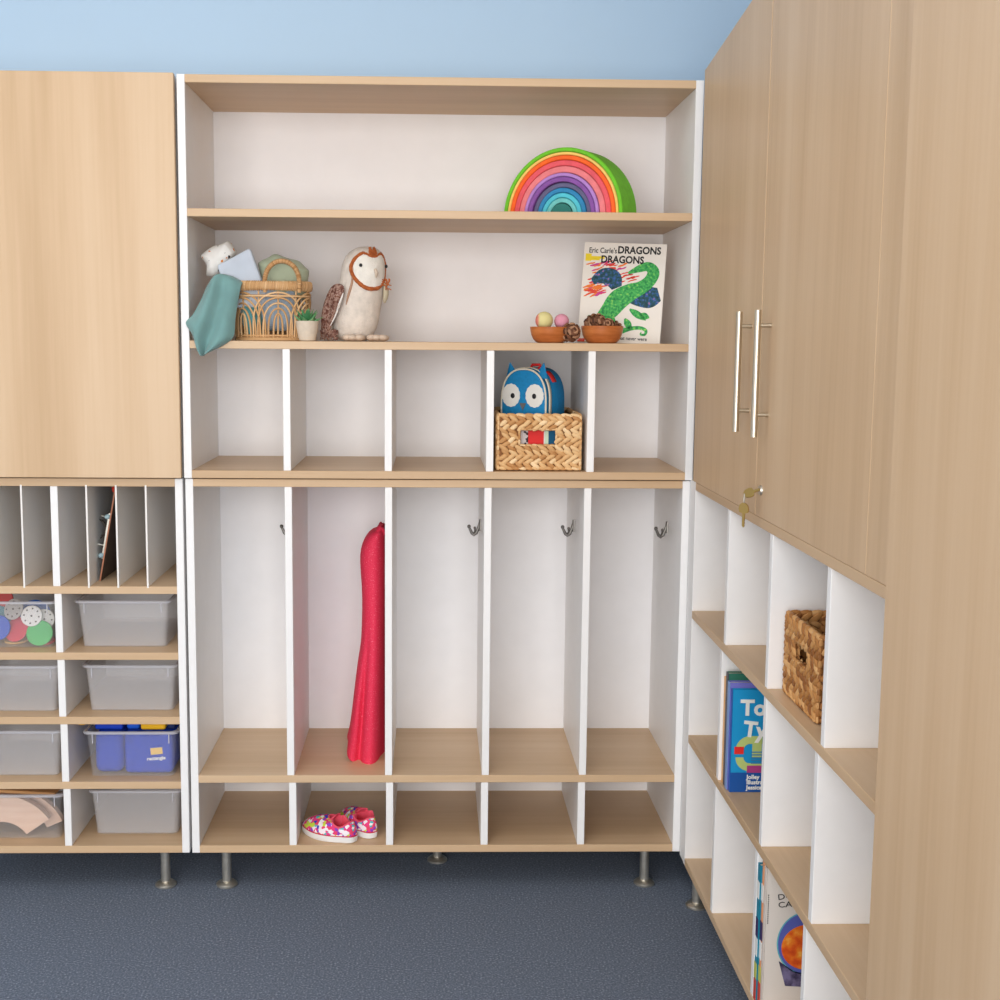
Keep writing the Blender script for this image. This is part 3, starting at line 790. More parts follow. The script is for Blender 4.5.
for k in range(60):
    b.ell((ux(random.uniform(180, 330)), -.045, uz(random.uniform(820, 890))), (.0018, .003, .006), Euler((0, random.uniform(-1.2, 1.2), 0)).to_matrix(), 5, 3)
b.obj('tail', MOT, ow, local=True, label='mottled brown tail')
ow.scale = (1.02, 1.02, 1.035)
for fx, fw, fy in ((465, 70, -.058), (675, 70, -.04)):
    b = B()
    for q in range(3):
        b.ell((ux(fx + (q - 1) * fw * .55 + 12 * q), fy - .006 * (1 - abs(q - 1)) - .004, .0085), (.0125, .019, .0082), Matrix.Rotation(R(-16 * (q - 1) - 20), 3, 'Z'), 14, 8)
    b.obj('foot', mat('owl_feet_fur', (214, 192, 172), .95, noise=.05, nscale=70), ow, local=True)

# ================================================================ BOWLS, BALLS, CONES
WB = ramp_mat('bowl_wood', [(.3, (170, 92, 44)), (.55, (196, 116, 62)), (.7, (206, 132, 76))], 'NOISE', 14, .35, (1, 1, 5), 4)
def bowl(label, loc, r, h):
    t = thing('wooden_bowl', label, 'bowl', loc, group='small wooden bowls')
    B().lathe([(.0005, 0), (r * .60, 0), (r * .68, .0015), (r * .83, h * .22), (r * .925, h * .48), (r * .98, h * .76), (r, h * .97), (r * .985, h), (r * .93, h), (r * .88, h * .7), (r * .7, h * .3), (r * .4, h * .14), (.0005, h * .12)], 40).obj('shell', WB, t, local=True)
    return t
zs = 1.3622
bowl('small wooden bowl holding two pastel balls', (.8755, .062, zs), .0492, .0385)
bowl('slightly larger wooden bowl full of pine cones', (1.0015, .062, zs), .0512, .0415)
def ball(label, c, r, m):
    o = B().ell((0, 0, 0), (r, r, r), None, 28, 18).obj('ball', m); o.location = c
    return tag(o, label, 'ball', 'balls in the left wooden bowl')
YM = ramp_mat('yellow_pink_ball', [(.3, (226, 132, 110)), (.42, (222, 200, 128)), (.75, (216, 206, 134))], 'NOISE', 1, .7)
def grad_ball():
    m = bpy.data.materials.new('yellow_ball_with_pink_patch'); m.use_nodes = True; nt = m.node_tree; b = nt.nodes['Principled BSDF']; b.inputs['Roughness'].default_value = .75
    tc = nt.nodes.new('ShaderNodeTexCoord'); s = nt.nodes.new('ShaderNodeSeparateXYZ'); r = nt.nodes.new('ShaderNodeValToRGB')
    mr = nt.nodes.new('ShaderNodeMapRange'); mr.inputs[1].default_value = -.0225; mr.inputs[2].default_value = .0225
    nt.links.new(tc.outputs['Object'], s.inputs[0]); nt.links.new(s.outputs['X'], mr.inputs[0]); nt.links.new(mr.outputs[0], r.inputs[0])
    e = r.color_ramp.elements; e[0].position = .12; e[0].color = lin((226, 132, 116)); e[1].position = .24; e[1].color = lin((222, 210, 146))
    nt.links.new(r.outputs['Color'], b.inputs['Base Color']); return m
ball('pale yellow ball with a pink edge in the left wooden bowl', (.8605, .062, zs + .0535), .0215, grad_ball())
ball('pink felt ball in the left wooden bowl', (.9035, .070, zs + .0520), .0180, mat('pink_felt', (222, 152, 172), .9, bump=.3))
CONE = ramp_mat('pine_cone_brown', [(.0, (70, 40, 26)), (.5, (122, 78, 54)), (1, (186, 142, 110))], 'ISLAND', 1, .75)
def cone_mesh(name, L, rmax, n=34):
    b = B(); b.ell((0, 0, L * .48), (rmax * .62, rmax * .62, L * .45), None, 10, 8)
    for i in range(n):
        t = i / n; z = L * (.04 + .92 * t); rr = rmax * (math.sin(math.pi * (t * .80 + .17))) ** .8
        a = i * 2.39996; e = R(-12 + 85 * t)
        d_ = Vector((math.cos(a) * math.cos(e), math.sin(a) * math.cos(e), math.sin(e)))
        side = Vector((-math.sin(a), math.cos(a), 0)); up = side.cross(d_)
        mm = Matrix((side, d_, up)).transposed()
        b.ell(Vector((0, 0, z)) + d_ * rr * .62, (.0095 * (rmax / .023), rr * .42, .0020), mm, 8, 4)
        b.ell(Vector((0, 0, z)) + d_ * rr * .98 + up * .001, (.0078 * (rmax / .023), .0024, .0040), mm, 6, 4)
    return b
cone_tags = [('open pine cone lying on the shelf between the two wooden bowls', (.9225, .036, zs + .0258), (R(82), R(0), R(14)), 1.0),
             ('largest pine cone in the right wooden bowl, at its left', (.985, .064, zs + .0500), (R(78), R(4), R(40)), .95),
             ('small pine cone in the middle of the right wooden bowl', (1.014, .052, zs + .0440), (R(80), R(20), R(-14)), .70),
             ('small pine cone at the right end of the right wooden bowl', (1.033, .074, zs + .0410), (R(75), R(-10), R(-60)), .62)]
first = None
for l, c, r_, s_ in cone_tags:
    if first is None:
        bb = cone_mesh('pine_cone', .05, .0235); bmesh.ops.translate(bb.bm, verts=bb.bm.verts, vec=(0, 0, -.025))
        first = bb.obj('pine_cone', CONE); o = first
    else:
        o = first.copy(); COL.objects.link(o)
    o.location = c; o.rotation_euler = r_; o.scale = (s_, s_, s_)
    tag(o, l, 'pine cone', 'pine cones')

# ================================================================ LEANING PICTURE BOOK
def book_local(t, wd, ht, th, covm, pagem):
    """book centred on x, base z=0, front cover at y=0 facing -y"""
    B().box(-wd / 2, wd / 2, 0, .002, 0, ht, .0004).obj('front_cover', covm, t, smooth=False, local=True)
    B().box(-wd / 2, wd / 2, th - .002, th, 0, ht, .0004).obj('back_cover', covm, t, smooth=False, local=True)
    B().box(-wd / 2 + .002, wd / 2 - .003, .002, th - .002, .003, ht - .003).obj('pages', pagem, t, smooth=False, local=True)
    B().box(-wd / 2, -wd / 2 + .002, .002, th - .002, 0, ht).obj('spine', covm, t, smooth=False, local=True)
CREAM = mat('cream_cover', (236, 229, 220), .45, spec=.4)
PAGE = mat('paper_pages', (232, 224, 208), .9)
dbk = thing('picture_book', 'white picture book with dragon title and green artwork leaning behind the pine cone bowl', 'book', (1.0545, .155, 1.3628), Euler((R(-10), R(1.2), R(-12)), 'ZYX'))
dbk.rotation_mode = 'XYZ'
dbk.rotation_euler = (Matrix.Rotation(R(-14), 3, 'Z') @ Matrix.Rotation(R(2.2), 3, 'Y') @ Matrix.Rotation(R(-9), 3, 'X')).to_euler()
BW, BH = .205, .2515
book_local(dbk, BW, BH, .012, CREAM, PAGE)
INK = mat('black_ink', (28, 26, 26), .6)
YI = mat('yellow_ink', (240, 214, 40), .6)
b = B(); b.box(-.098, -.083, -.0004, 0, .204, .2225); b.box(-.0835, -.05, -.0005, 0, .210, .2165); b.box(-.085, -.062, -.0005, 0, .206, .211)
b.obj('cover_flash', YI, dbk, smooth=False, local=True, label='yellow printed mark')
def txt(parent, name, items, m, label=None):
    for body, size, x, z, sx, off in items:
        b = text_bm(B(), body, size, Matrix.Translation((x, -.0006, z)) @ UPR @ Matrix.Diagonal((sx, 1, 1, 1)), .0003, off)
        b.obj(name, m, parent, smooth=False, local=True, label=label)
txt(dbk, 'title_line', [("Eric Carle's", .0190, -.0905, .2250, .80, .0002), ('DRAGONS', .0252, -.0185, .2255, .885, .0008), ('DRAGONS', .0252, -.059, .2010, .885, .0008),
                         ('& other creatures that never were', .0125, -.088, .0085, .9, .0001)], INK, 'black title lettering')
random.seed(21)
def ribbon(b, pts, wds, y, n=None):
    """flat printed brush stroke in the xz plane"""
    if len(pts) > 3:
        P = [Vector((p[0], p[1], w_)) for p, w_ in zip(pts, wds)]; Q = []
        for k in range(len(P) - 1):
            p0, p1, p2, p3 = P[max(k - 1, 0)], P[k], P[k + 1], P[min(k + 2, len(P) - 1)]
            for q in range(6):
                f = q / 6
                Q.append(p1 + (p2 - p0) * (.5 * f) + (p0 * 2 - p1 * 5 + p2 * 4 - p3) * (.5 * f * f) + (p1 * 3 - p0 - p2 * 3 + p3) * (.5 * f * f * f))
        Q.append(P[-1]); pts = [(v.x, v.y) for v in Q]; wds = [max(v.z, .0005) for v in Q]
    L = []; Rr = []
    for i, p in enumerate(pts):
        q0 = pts[max(i - 1, 0)]; q1 = pts[min(i + 1, len(pts) - 1)]
        tx, tz = q1[0] - q0[0], q1[1] - q0[1]; l = math.hypot(tx, tz) or 1
        nx, nz = -tz / l, tx / l
        L.append((p[0] + nx * wds[i] / 2, y, p[1] + nz * wds[i] / 2)); Rr.append((p[0] - nx * wds[i] / 2, y, p[1] - nz * wds[i] / 2))
    b.grid([L, Rr]); return b
def stroke(b, x, z, ln, ang, wd, y):
    pts = [(x + ln * t * math.cos(ang) + random.uniform(-.001, .001), z + ln * t * math.sin(ang) + random.uniform(-.0012, .0012)) for t in (0, .25, .5, .75, 1)]
    ribbon(b, pts, [wd * .5, wd, wd * .9, wd * 1.05, wd * .5], y)
strokes = {'red': B(), 'orange': B(), 'magenta': B()}
for k in range(74):
    z = random.uniform(.112, .198); x0 = random.uniform(-.099, -.06) if z < .14 else random.uniform(-.099, -.02)
    if z > .185: x0 = random.uniform(-.095, .0)
    stroke(strokes[('red', 'orange', 'red', 'magenta', 'orange')[k % 5]], x0, z, random.uniform(.018, .03), R(random.uniform(8, 32)), random.uniform(.0026, .0048), -.00025 - .00002 * k / 74)
for k in range(7): stroke(strokes['red'], random.uniform(-.01, .02), random.uniform(.150, .175), .024, R(random.uniform(5, 25)), .003, -.0003)
for cn, rgb in (('red', (226, 62, 42)), ('orange', (238, 122, 36)), ('magenta', (206, 56, 142))):
    strokes[cn].obj('cover_strokes', mat('ink_' + cn, rgb, .6), dbk, smooth=False, local=True, label=cn + ' brush strokes')
GRN = ramp_mat('green_brushed_ink', [(.25, (30, 104, 62)), (.42, (44, 152, 78)), (.6, (84, 190, 96)), (.72, (160, 214, 92))], 'NOISE', 150, .6, detail=2)
DTL = ramp_mat('dark_teal_ink', [(.3, (24, 52, 66)), (.5, (38, 84, 96)), (.62, (46, 96, 170)), (.72, (196, 120, 140))], 'NOISE', 120, .6, detail=2)
b = B()
# plain sweeping leaf-like bands (generic artwork)
ribbon(b, [(-.082, .062), (-.055, .058), (-.03, .078), (-.008, .108), (.02, .128), (.045, .140), (.066, .158), (.074, .180), (.060, .194), (.038, .188), (.012, .176)],
       [.010, .026, .044, .052, .044, .034, .030, .030, .024, .018, .006], -.00045)
for lx_, lz_, la_, ll_ in ((.022, .086, -32, .050), (.012, .062, -58, .034), (-.016, .064, -100, .034), (.048, .074, -18, .026)):
    ca, sa = math.cos(R(la_)), math.sin(R(la_))
    ribbon(b, [(lx_ + ll_ * t * ca, lz_ + ll_ * t * sa) for t in (0, .25, .5, .75, 1)], [.004, .014, .017, .012, .001], -.0005)
ribbon(b, [(.006, .030), (.03, .038), (.052, .040), (.066, .034), (.064, .024), (.054, .024), (.055, .030)], [.013, .010, .009, .008, .006, .005, .002], -.0005)
b.obj('cover_artwork', GRN, dbk, smooth=False, local=True, label='green brushed bands')
b = B()
ribbon(b, [(.012, .112), (.04, .114), (.068, .118), (.092, .126)], [.014, .040, .054, .034], -.00035)
ribbon(b, [(-.076, .152), (-.05, .166), (-.026, .160), (-.014, .138)], [.016, .040, .046, .026], -.00035)
b.obj('cover_leaves', DTL, dbk, smooth=False, local=True, label='dark teal printed shapes')
b = B(); b.box(-.100, -.082, -.0004, 0, .0045, .0075); b.box(-.103 , -.085, -.0004, 0, .0, .004)
b.obj('cover_edge', mat('ink_red2', (214, 58, 40), .6), dbk, smooth=False, local=True, label='red printed corner')

# ================================================================ WOVEN BASKETS
HY = ramp_mat('water_hyacinth', [(.0, (186, 132, 80)), (.35, (214, 166, 112)), (.7, (230, 190, 138)), (1, (244, 214, 170))], 'ISLAND', 1, .6)
HYIN = mat('hyacinth_core', (134, 88, 48), .8, noise=.15, nscale=120)
HYD = ramp_mat('water_hyacinth_amber', [(.0, (142, 88, 44)), (.35, (178, 122, 66)), (.7, (200, 146, 88)), (1, (220, 172, 116))], 'ISLAND', 1, .6)
def woven(t, wd, dp, h, hole, rows, m, inside=False, rnd=1):
    """local: base z=0, front y=-dp/2 with a hand hole (x0,x1,z0,z1)"""
    random.seed(rnd)
    b = B(); th = .005; X, Y = wd / 2 - .005, dp / 2 - .005
    x0, x1, h0, h1 = hole
    b.box(-X, X, -Y, Y, .001, .006)
    b.box(-X, x0, -Y, -Y + th, .006, h - .004); b.box(x1, X, -Y, -Y + th, .006, h - .004)
    b.box(x0, x1, -Y, -Y + th, .006, h0); b.box(x0, x1, -Y, -Y + th, h1, h - .004)
    b.box(-X, X, Y - th, Y, .006, h - .004); b.box(-X, -X + th, -Y + th, Y - th, .006, h - .004); b.box(X - th, X, -Y + th, Y - th, .006, h - .004)
    b.obj('liner', HYIN, t, smooth=False, local=True)
    b = B(); rh = (h - .016) / rows; stp = .0185
    sides = [('f', wd, Matrix.Identity(3), Vector((0, -Y, 0))), ('b', wd, Matrix.Rotation(math.pi, 3, 'Z'), Vector((0, Y, 0))),
             ('l', dp, Matrix.Rotation(-math.pi / 2, 3, 'Z'), Vector((-X, 0, 0))), ('r', dp, Matrix.Rotation(math.pi / 2, 3, 'Z'), Vector((X, 0, 0)))]
    for nm, ln, mm, base in sides:
        n_ = max(3, int((ln - .012) / stp))
        for i in range(rows):
            zc = .008 + rh * (i + .5); fl = 1 if i % 2 else -1
            for k in range(n_):
                u = -ln / 2 + .009 + (ln - .018) * (k + .5) / n_
                for s in (1, -1):
                    zz = zc + s * rh * .23
                    if nm == 'f' and x0 - .006 < u < x1 + .006 and h0 - .004 < zz < h1 + .004: continue
                    tilt = fl * s * R(36) + random.uniform(-.15, .15)
                    rad = (.0150 + random.uniform(-.001, .0015), .0046, rh * .29)
                    b.ell(base + mm @ Vector((u + (stp * .25 if s > 0 else 0), -.0022, zz)), rad, mm @ Matrix.Rotation(tilt, 3, 'Y'), 7, 5)
                    if inside: b.ell(base + mm @ Vector((u, th + .0015, zz)), rad, mm @ Matrix.Rotation(tilt, 3, 'Y'), 6, 4)
        # bottom edge rolls
        for k in range(int(ln / .017)):
            u = -ln / 2 + .008 + (ln - .016) * (k + .5) / int(ln / .017)
            b.ell(base + mm @ Vector((u, -.002, .0062)), (.0105, .0045, .0048), mm @ Matrix.Rotation(R(12), 3, 'Y'), 7, 5)
    # corner cords
    for sx in (-1, 1):
        for sy in (-1, 1):
            for k in range(int(h / .012)):
                b.ell((sx * X, sy * Y, .008 + k * .012), (.0046, .0046, .0075), None, 6, 4)
    b.obj('weave', m, t, local=True)
    b = B()
    for nm, ln, mm, base in sides:
        n_ = int(ln / .021)
        for k in range(n_):
            u = -ln / 2 + .006 + (ln - .012) * (k + .5) / n_
            b.ell(base + mm @ Vector((u, .0012, h - .0062)), (.0145, .0062, .0058), mm @ Matrix.Rotation(R(9), 3, 'Y'), 8, 6)
    b.obj('rim', m, t, local=True)
    b = B()
    for zz in (h0 - .002, h1 + .002):
        n_ = 6
        for k in range(n_):
            b.ell((x0 + (x1 - x0) * (k + .5) / n_, -Y - .001, zz), ((x1 - x0) / n_ * .62, .0055, .0036), Matrix.Rotation(R(6), 3, 'Y'), 7, 5)
    for xx in (x0 - .002, x1 + .002):
        for k in range(3): b.ell((xx, -Y - .001, h0 + (h1 - h0) * (k + .5) / 3), (.0034, .005, .008), None, 7, 5)
    b.obj('hand_hole_edge', m, t, local=True)
hb = thing('woven_basket', 'square woven basket in the shelf unit with the blue owl backpack inside', 'basket', (.8492, .168, 1.0548), group='woven water hyacinth baskets')
woven(hb, .208, .30, .1395, (-.046, .0395, .064, .099), 6, HY, False, 3)
hr = thing('woven_basket', 'square woven basket standing empty in the right cubby unit', 'basket', (1.387, -.864, .7299), (0, 0, R(-90)), 'woven water hyacinth baskets')
woven(hr, .212, .30, .1535, (-.042, .042, .078, .112), 6, HYD, True, 5)

# ================================================================ OWL BACKPACK
bp_ = thing('owl_backpack', 'blue child backpack with an owl face standing in the woven basket', 'backpack', (.8370, .137, 1.0625), (0, 0, R(-30)))
AZ = mat('azure_fabric', (14, 128, 184), .75, noise=.04, nscale=150, bump=.3, bscale=900)
CRM = mat('cream_piping', (226, 216, 196), .7)
def archp(w_, h_, y, n=24, zb_=0.0):
    pts = [(-w_, y, zb_)]
    for k in range(n + 1):
        a = math.pi * (1 - k / n)
        c, s = math.cos(a), math.sin(a)
        pts.append((w_ * (abs(c) ** .85) * (1 if c > 0 else -1), y, h_ - .085 + .085 * (s ** .8)))
    pts.append((w_, y, zb_)); return pts
HB = .2385
def body_rings(y0_, y1_, w_, h_, e):
    return [archp(w_ - 2 * e, h_ - 2 * e, y0_), archp(w_ - .6 * e, h_ - .6 * e, y0_ + .4 * e), archp(w_, h_, y0_ + 1.6 * e), archp(w_, h_, y1_ - 1.6 * e), archp(w_ - .6 * e, h_ - .6 * e, y1_ - .4 * e), archp(w_ - 2 * e, h_ - 2 * e, y1_)]
B().loft(body_rings(-.018, .070, .0625, HB, .004)).obj('body', AZ, bp_, local=True)
B().loft(body_rings(-.045, -.0185, .0605, HB - .004, .004)).obj('front_panel', AZ, bp_, local=True)
b = B(); b.tube([Vector(p) for p in archp(.0605, HB - .003, -.0425)], .0024, 8); b.obj('piping', CRM, bp_, local=True, label='cream piping')
b = B(); rws = [[Vector(p) for p in archp(.0636, HB + .0008, y)] for y in (-.030, -.016)]
b.grid(rws); b.obj('zip_band', CRM, bp_, local=True, label='cream zip band', mods=(('solid', .0015),))
for sx, hgt in ((-1, .040), (1, .040)):
    b = B(); bx_ = sx * .037; zt = HB - .022
    rings = []
    for t in (0, .35, .7, .97):
        wq = .020 * (1 - t); rings.append([(bx_ + sx * .006 * t + wq * math.cos(2 * math.pi * k / 10) + sx * .004 * t, -.026 + .007 * (1 - t) * math.sin(2 * math.pi * k / 10), zt - .004 + hgt * t) for k in range(10)])
    b.loft(rings); b.obj('ear', AZ, bp_, local=True)
WHF = mat('white_felt', (230, 227, 220), .85); BLK = mat('black_vinyl', (24, 22, 24), .4)
for sx in (-1, 1):
    ex, ez = sx * .0315, .1705
    if sx < 0: ex = -.033
    b = B(); pts = []
    for k in range(96):
        a = 2 * math.pi * k / 96; sc_ = 1 + .055 * abs(math.sin(a * 7))
        pts.append((ex + .0235 * sc_ * math.cos(a), -.0462, ez + .0275 * sc_ * math.sin(a)))
    b.prism(pts, (0, .0012, 0)); e_ = b.obj('eye', WHF, bp_, local=True, smooth=False, label='white scalloped eye patch')
    b = B(); b.ell((ex + .002 - sx * .003, -.0464, ez - .001), (.0058, .0016, .0066), None, 16, 8); b.obj('pupil', BLK, e_, local=True, label='black pupil')
b = B(); b.prism([(-.0095, -.0464, .152), (.0085, -.0464, .152), (-.0005, -.0464, .134)], (0, .0014, 0)); b.obj('beak', mat('grey_felt', (104, 100, 100), .85), bp_, smooth=False, local=True, label='grey triangular beak')
b = B(); REDF = mat('red_webbing', (222, 42, 40), .7)
b.box(.018, .036, -.004, .010, HB - .012, HB + .0022, .002); b.tube([(-.012, .022, HB - .002), (-.008, .022, HB + .006), (.012, .022, HB + .007), (.018, .022, HB - .002)], .0036, 8)
b.obj('grab_handle', REDF, bp_, local=True, label='red webbing handle')
ap_ = archp(.0634, HB + .0009, 0)
b = B(); b.grid([[Vector((ap_[k][0], y, ap_[k][2])) for k in (17, 18, 19, 20, 21)] for y in (.004, .016, .028)])
b.obj('strap_patch', REDF, bp_, local=True, label='red patch on the shoulder side', mods=(('solid', .0016),))
b = B(); b.tube([(-.064, -.01, .14), (-.075, -.012, .15), (-.076, -.012, .165), (-.066, -.01, .172)], .0022, 8); b.obj('side_loop', BLK, bp_, local=True, label='black side loop')
# pocket seen through the hand hole (turned square to the basket front)
iv = Matrix.Translation(Vector((.8370, .137, 1.0625))) @ Matrix.Rotation(R(-30), 4, 'Z')
iv = iv.inverted()
def fr(x0, x1, nm, m, l): B().box(x0, x1, .036, .046, 1.068, 1.176, .0006, mtx=iv).obj(nm, m, bp_, smooth=False, local=True, label=l)
fr(.790, .8235, 'pocket', ramp_mat('dotted_pocket', [(0, (206, 196, 194)), (.86, (206, 196, 194)), (.87, (60, 50, 52)), (1, (60, 50, 52))], 'VORONOI', 150, .8, const=True), 'pale dotted pocket')
fr(.8235, .8615, 'pocket_panel', REDF, 'red pocket panel')
fr(.8615, .8645, 'pocket_trim', WHF, 'white trim')
fr(.8645, .8730, 'pocket_trim', mat('pale_green_felt', (206, 224, 196), .8), 'pale green trim')
fr(.8730, .8960, 'pocket_trim', mat('dark_teal_felt', (10, 84, 120), .8), 'dark teal trim')

# ================================================================ DRESS
CORAL = ramp_mat('coral_glitter_fabric', [(.0, (206, 34, 66)), (.35, (226, 46, 78)), (.66, (232, 58, 90)), (.78, (248, 150, 164))], 'NOISE', 420, .7, detail=1, bump=.2)
dr = thing('child_dress', 'coral red sleeveless child dress hanging in the second locker bay', 'dress', (.44, .2, .88))
zs_ = [.886, .876, .858, .835, .80, .74, .68, .62, .585, .55, .48, .42, .36, .32, .296, .2895]
wl = [.444, .428, .417, .4080, .4055, .4115, .4125, .4100, .408, .401, .392, .385, .378, .372, .3695, .370]
rings = []
for z, xl in zip(zs_, wl):
    t = (0.893 - z) / .60
    xr = .4715; cx = (xl + xr) / 2; rx = (xr - xl) / 2; ry = .060 + .055 * min(1, t * 1.2)
    ring = []
    for k in range(48):
        a = 2 * math.pi * k / 48
        fold = 1 + (.015 + .13 * max(0, t - .4)) * math.sin(5 * a + .9) - .24 * max(0, min(1, (t - .42) * 3)) * math.exp(-((a - R(250)) / .16) ** 2)
        lo = .0
        if z < .35 and math.cos(a) < -.25: lo = .034 * (-math.cos(a)) * (1 - (z - .2895) / .0605)
        if z < .35 and -math.sin(a) > .3: lo -= .010 * (1 - (z - .2895) / .0605)
        ring.append((cx + rx * math.cos(a) * min(fold, 1.06) if math.cos(a) > 0 else cx + rx * math.cos(a) * fold, .205 + ry * math.sin(a) * fold, z + lo))
    rings.append(ring)
B().loft(rings, cap0=True, cap1=False).obj('skirt_and_bodice', CORAL, dr, mods=(('sub', 1),))
b = B()
for yy in (.165, .24):
    b.tube([(.452, yy - .004, .878), (.458, yy + .006, .891), (.463, .206, .894), (.467, yy + .01, .886), (.468, yy + .012, .874)], .0045, 8, flat=1.6)
b.obj('shoulder_strap', CORAL, dr)
# ================================================================ SHOES
FLO = ramp_mat('floral_canvas', [(0, (236, 60, 130)), (.2, (250, 240, 244)), (.34, (40, 62, 190)), (.46, (236, 70, 110)), (.58, (206, 226, 70)), (.70, (248, 236, 240)), (.78, (146, 70, 190)), (.86, (84, 190, 196)), (.92, (240, 60, 140))], 'VORONOI', 135, .75, const=True)
RUB = mat('white_rubber', (238, 236, 234), .5)
LIN_ = mat('coral_lining', (240, 88, 112), .8)
def outline(s):      # s in 0..1 around the sole; heel at x=0, toe at x=.142 (local +x)
    a = 2 * math.pi * s
    x = .071 - .071 * math.cos(a)
    t = x / .142
    wv = .0235 + .0085 * math.sin(math.pi * (t - .15) / .85) if t > .15 else .0235
    endf = min(1, (math.sin(a) ** 2) ** .32) if abs(math.sin(a)) > 1e-4 else 0
    y = wv * endf * (1 if math.sin(a) > 0 else -1)
    y += .004 * math.sin(math.pi * t)
    return x, y
def shoe(label, loc, rz):
    t = thing('child_shoe', label, 'shoe', loc, (0, 0, rz), 'pair of floral slip-on shoes')
    n = 56
    ring = lambda f, z, up=0: [(.071 + (outline(k / n)[0] - .071) * f, outline(k / n)[1] * f, z + up * max(0, outline(k / n)[0] / .142 - .7) ** 2) for k in range(n)]
    B().loft([ring(.95, 0), ring(1.0, .002), ring(1.015, .010, .02), ring(1.015, .016, .03), ring(.96, .0175, .03)]).obj('sole', RUB, t, local=True)
    b = B(); b.loft([ring(1.018, .0150, .03), ring(1.023, .0158, .03), ring(1.023, .0172, .03), ring(1.012, .0180, .03)], False, False)
    b.obj('foxing_stripe', mat('crimson_stripe', (206, 36, 70), .5), t, local=True, label='crimson stripe')
    # upper: rows of rings rising to the opening
    def top(k, f):
        x, y = outline(k / n); tt = x / .142
        # collar height and inset along the shoe
        hz = .046 - .010 * math.sin(math.pi * min(1, tt / .55)) if tt < .55 else .046
        ins = .62
        ox = .012 + (.070 - .012) * min(1, tt / 1.0)      # opening spans x .006 -> .076
        oy = y * (.74 if tt < .6 else .50)
        oz = hz if tt < .55 else .047
        g = f
        # bulge profile
        px = x + (ox - x) * (g ** 1.25); py = y * 1.0 + (oy - y) * (g ** 1.6); pz = .016 + .03 * max(0, tt - .7) ** 2 + (oz - .016) * (1 - (1 - g) ** 1.7)
        return (px, py, pz)
    rows = [[top(k, f) for k in range(n)] for f in (0, .18, .36, .54, .72, .88, 1)]
    b = B(); b.loft(rows, False, False); b.obj('upper', FLO, t, local=True, mods=(('solid', .0022), ('sub', 1)))
    col = [Vector(top(k, 1)) + Vector((0, 0, .0006)) for k in range(n)]
    b = B(); b.tube(col, .0022, 7, True)
    inner = [[Vector(top(k, 1)) for k in range(n)], [Vector((top(k, 1)[0] * .97 + .001, top(k, 1)[1] * .93, .034)) for k in range(n)], [Vector((top(k, .9)[0], top(k, .9)[1] * .9, .021)) for k in range(n)]]
    b.loft(inner, False, True); b.obj('lining', LIN_, t, local=True)
    # tongue
    b = B(); b.grid([[(.060 + .004 * j - .006 * i, (j - 2) * .0062 if False else (q - 3) * .0048, .044 + .0075 * i - .0006 * (q - 3) ** 2) for q in range(7)] for i, j in ((0, 1), (1, 1), (2, 0))])
    b.obj('tongue', LIN_, t, local=True, mods=(('solid', .003), ('sub', 1)))
    return t
s1 = shoe('floral slip-on shoe lying nearest the locker bay front, seen from its side', (.4040, .0255, .1187), R(148))
s1.scale = (1.13, 1.13, 1.08)
s2 = copy_tree(s1, (.4475, .047, .1187), (0, 0, R(121)), label='floral slip-on shoe beside the locker divider, seen from its heel')

# ================================================================ BOOKS, RIGHT UNIT
def stand_book(label, x0, wd, y1, th, z, h, spine_rgb, cover_rgb, group, lean=0):
    """book standing on the shelf: cover faces -y, spine faces -x"""
    t = thing('book', label, 'book', (x0 + wd / 2, y1 - th / 2, z), (R(lean), 0, 0), group)
    cm = mat('cover_%d_%d_%d' % cover_rgb, cover_rgb, .4); sm = mat('cover_%d_%d_%d' % spine_rgb, spine_rgb, .45)
    B().box(-wd / 2, wd / 2, -th / 2, -th / 2 + .0015, 0, h, .0003).obj('front_cover', cm, t, smooth=False, local=True)
    B().box(-wd / 2, wd / 2, th / 2 - .0015, th / 2, 0, h, .0003).obj('back_cover', cm, t, smooth=False, local=True)
    B().box(-wd / 2 - .0008, -wd / 2 + .0012, -th / 2, th / 2, 0, h, .0004).obj('spine', sm, t, smooth=False, local=True)
    B().box(-wd / 2 + .0015, wd / 2 - .003, -th / 2 + .0016, th / 2 - .0016, .002, h - .003).obj('pages', PAGE, t, smooth=False, local=True)
    return t
G1 = 'books in the upper right cubby'
zf = .4239; yc = -.421
bk_specs = [('orange spined book against the cubby divider behind the blue books', .019, .232, (232, 172, 104), (232, 172, 104), .001),
            ('dark grey book with a green cover behind the blue toy book', .019, .248, (72, 74, 86), (44, 112, 92), .0),
            ('light blue book just behind the front blue toy book', .018, .2335, (128, 160, 214), (120, 118, 200), -.001)]
yy = -.3825
for l, th, h, sp, cv, dx in bk_specs:
    stand_book(l, 1.2205 + dx, .19, yy, th, zf, h, sp, cv, G1); yy -= th + .0012
tt = stand_book('bright blue toy book with white lettering facing the camera', 1.2225, .19, yy, .012, zf, .222, (44, 92, 178), (20, 150, 208), G1)
wdh = .095
b = B(); b.box(-wdh, wdh, -.0066, -.0059, 0, .0425); b.obj('cover_band', mat('navy_band', (18, 82, 160), .4), tt, smooth=False, local=True, label='dark blue band')
for wd_, zz in (('To', .168), ('Ty', .123)):
    b = B(); text_bm(b, wd_, .046, Matrix.Translation((-.077 + (.006 if wd_ == 'Ty' else 0), -.0068, zz)) @ UPR @ Matrix.Rotation(R(-6 if wd_ == 'Ty' else 0), 4, 'Z'), .0008, .0016)
    b.obj('title_word', mat('white_print', (245, 243, 236), .6), tt, smooth=False, local=True, label='white word ' + wd_)
b = B()
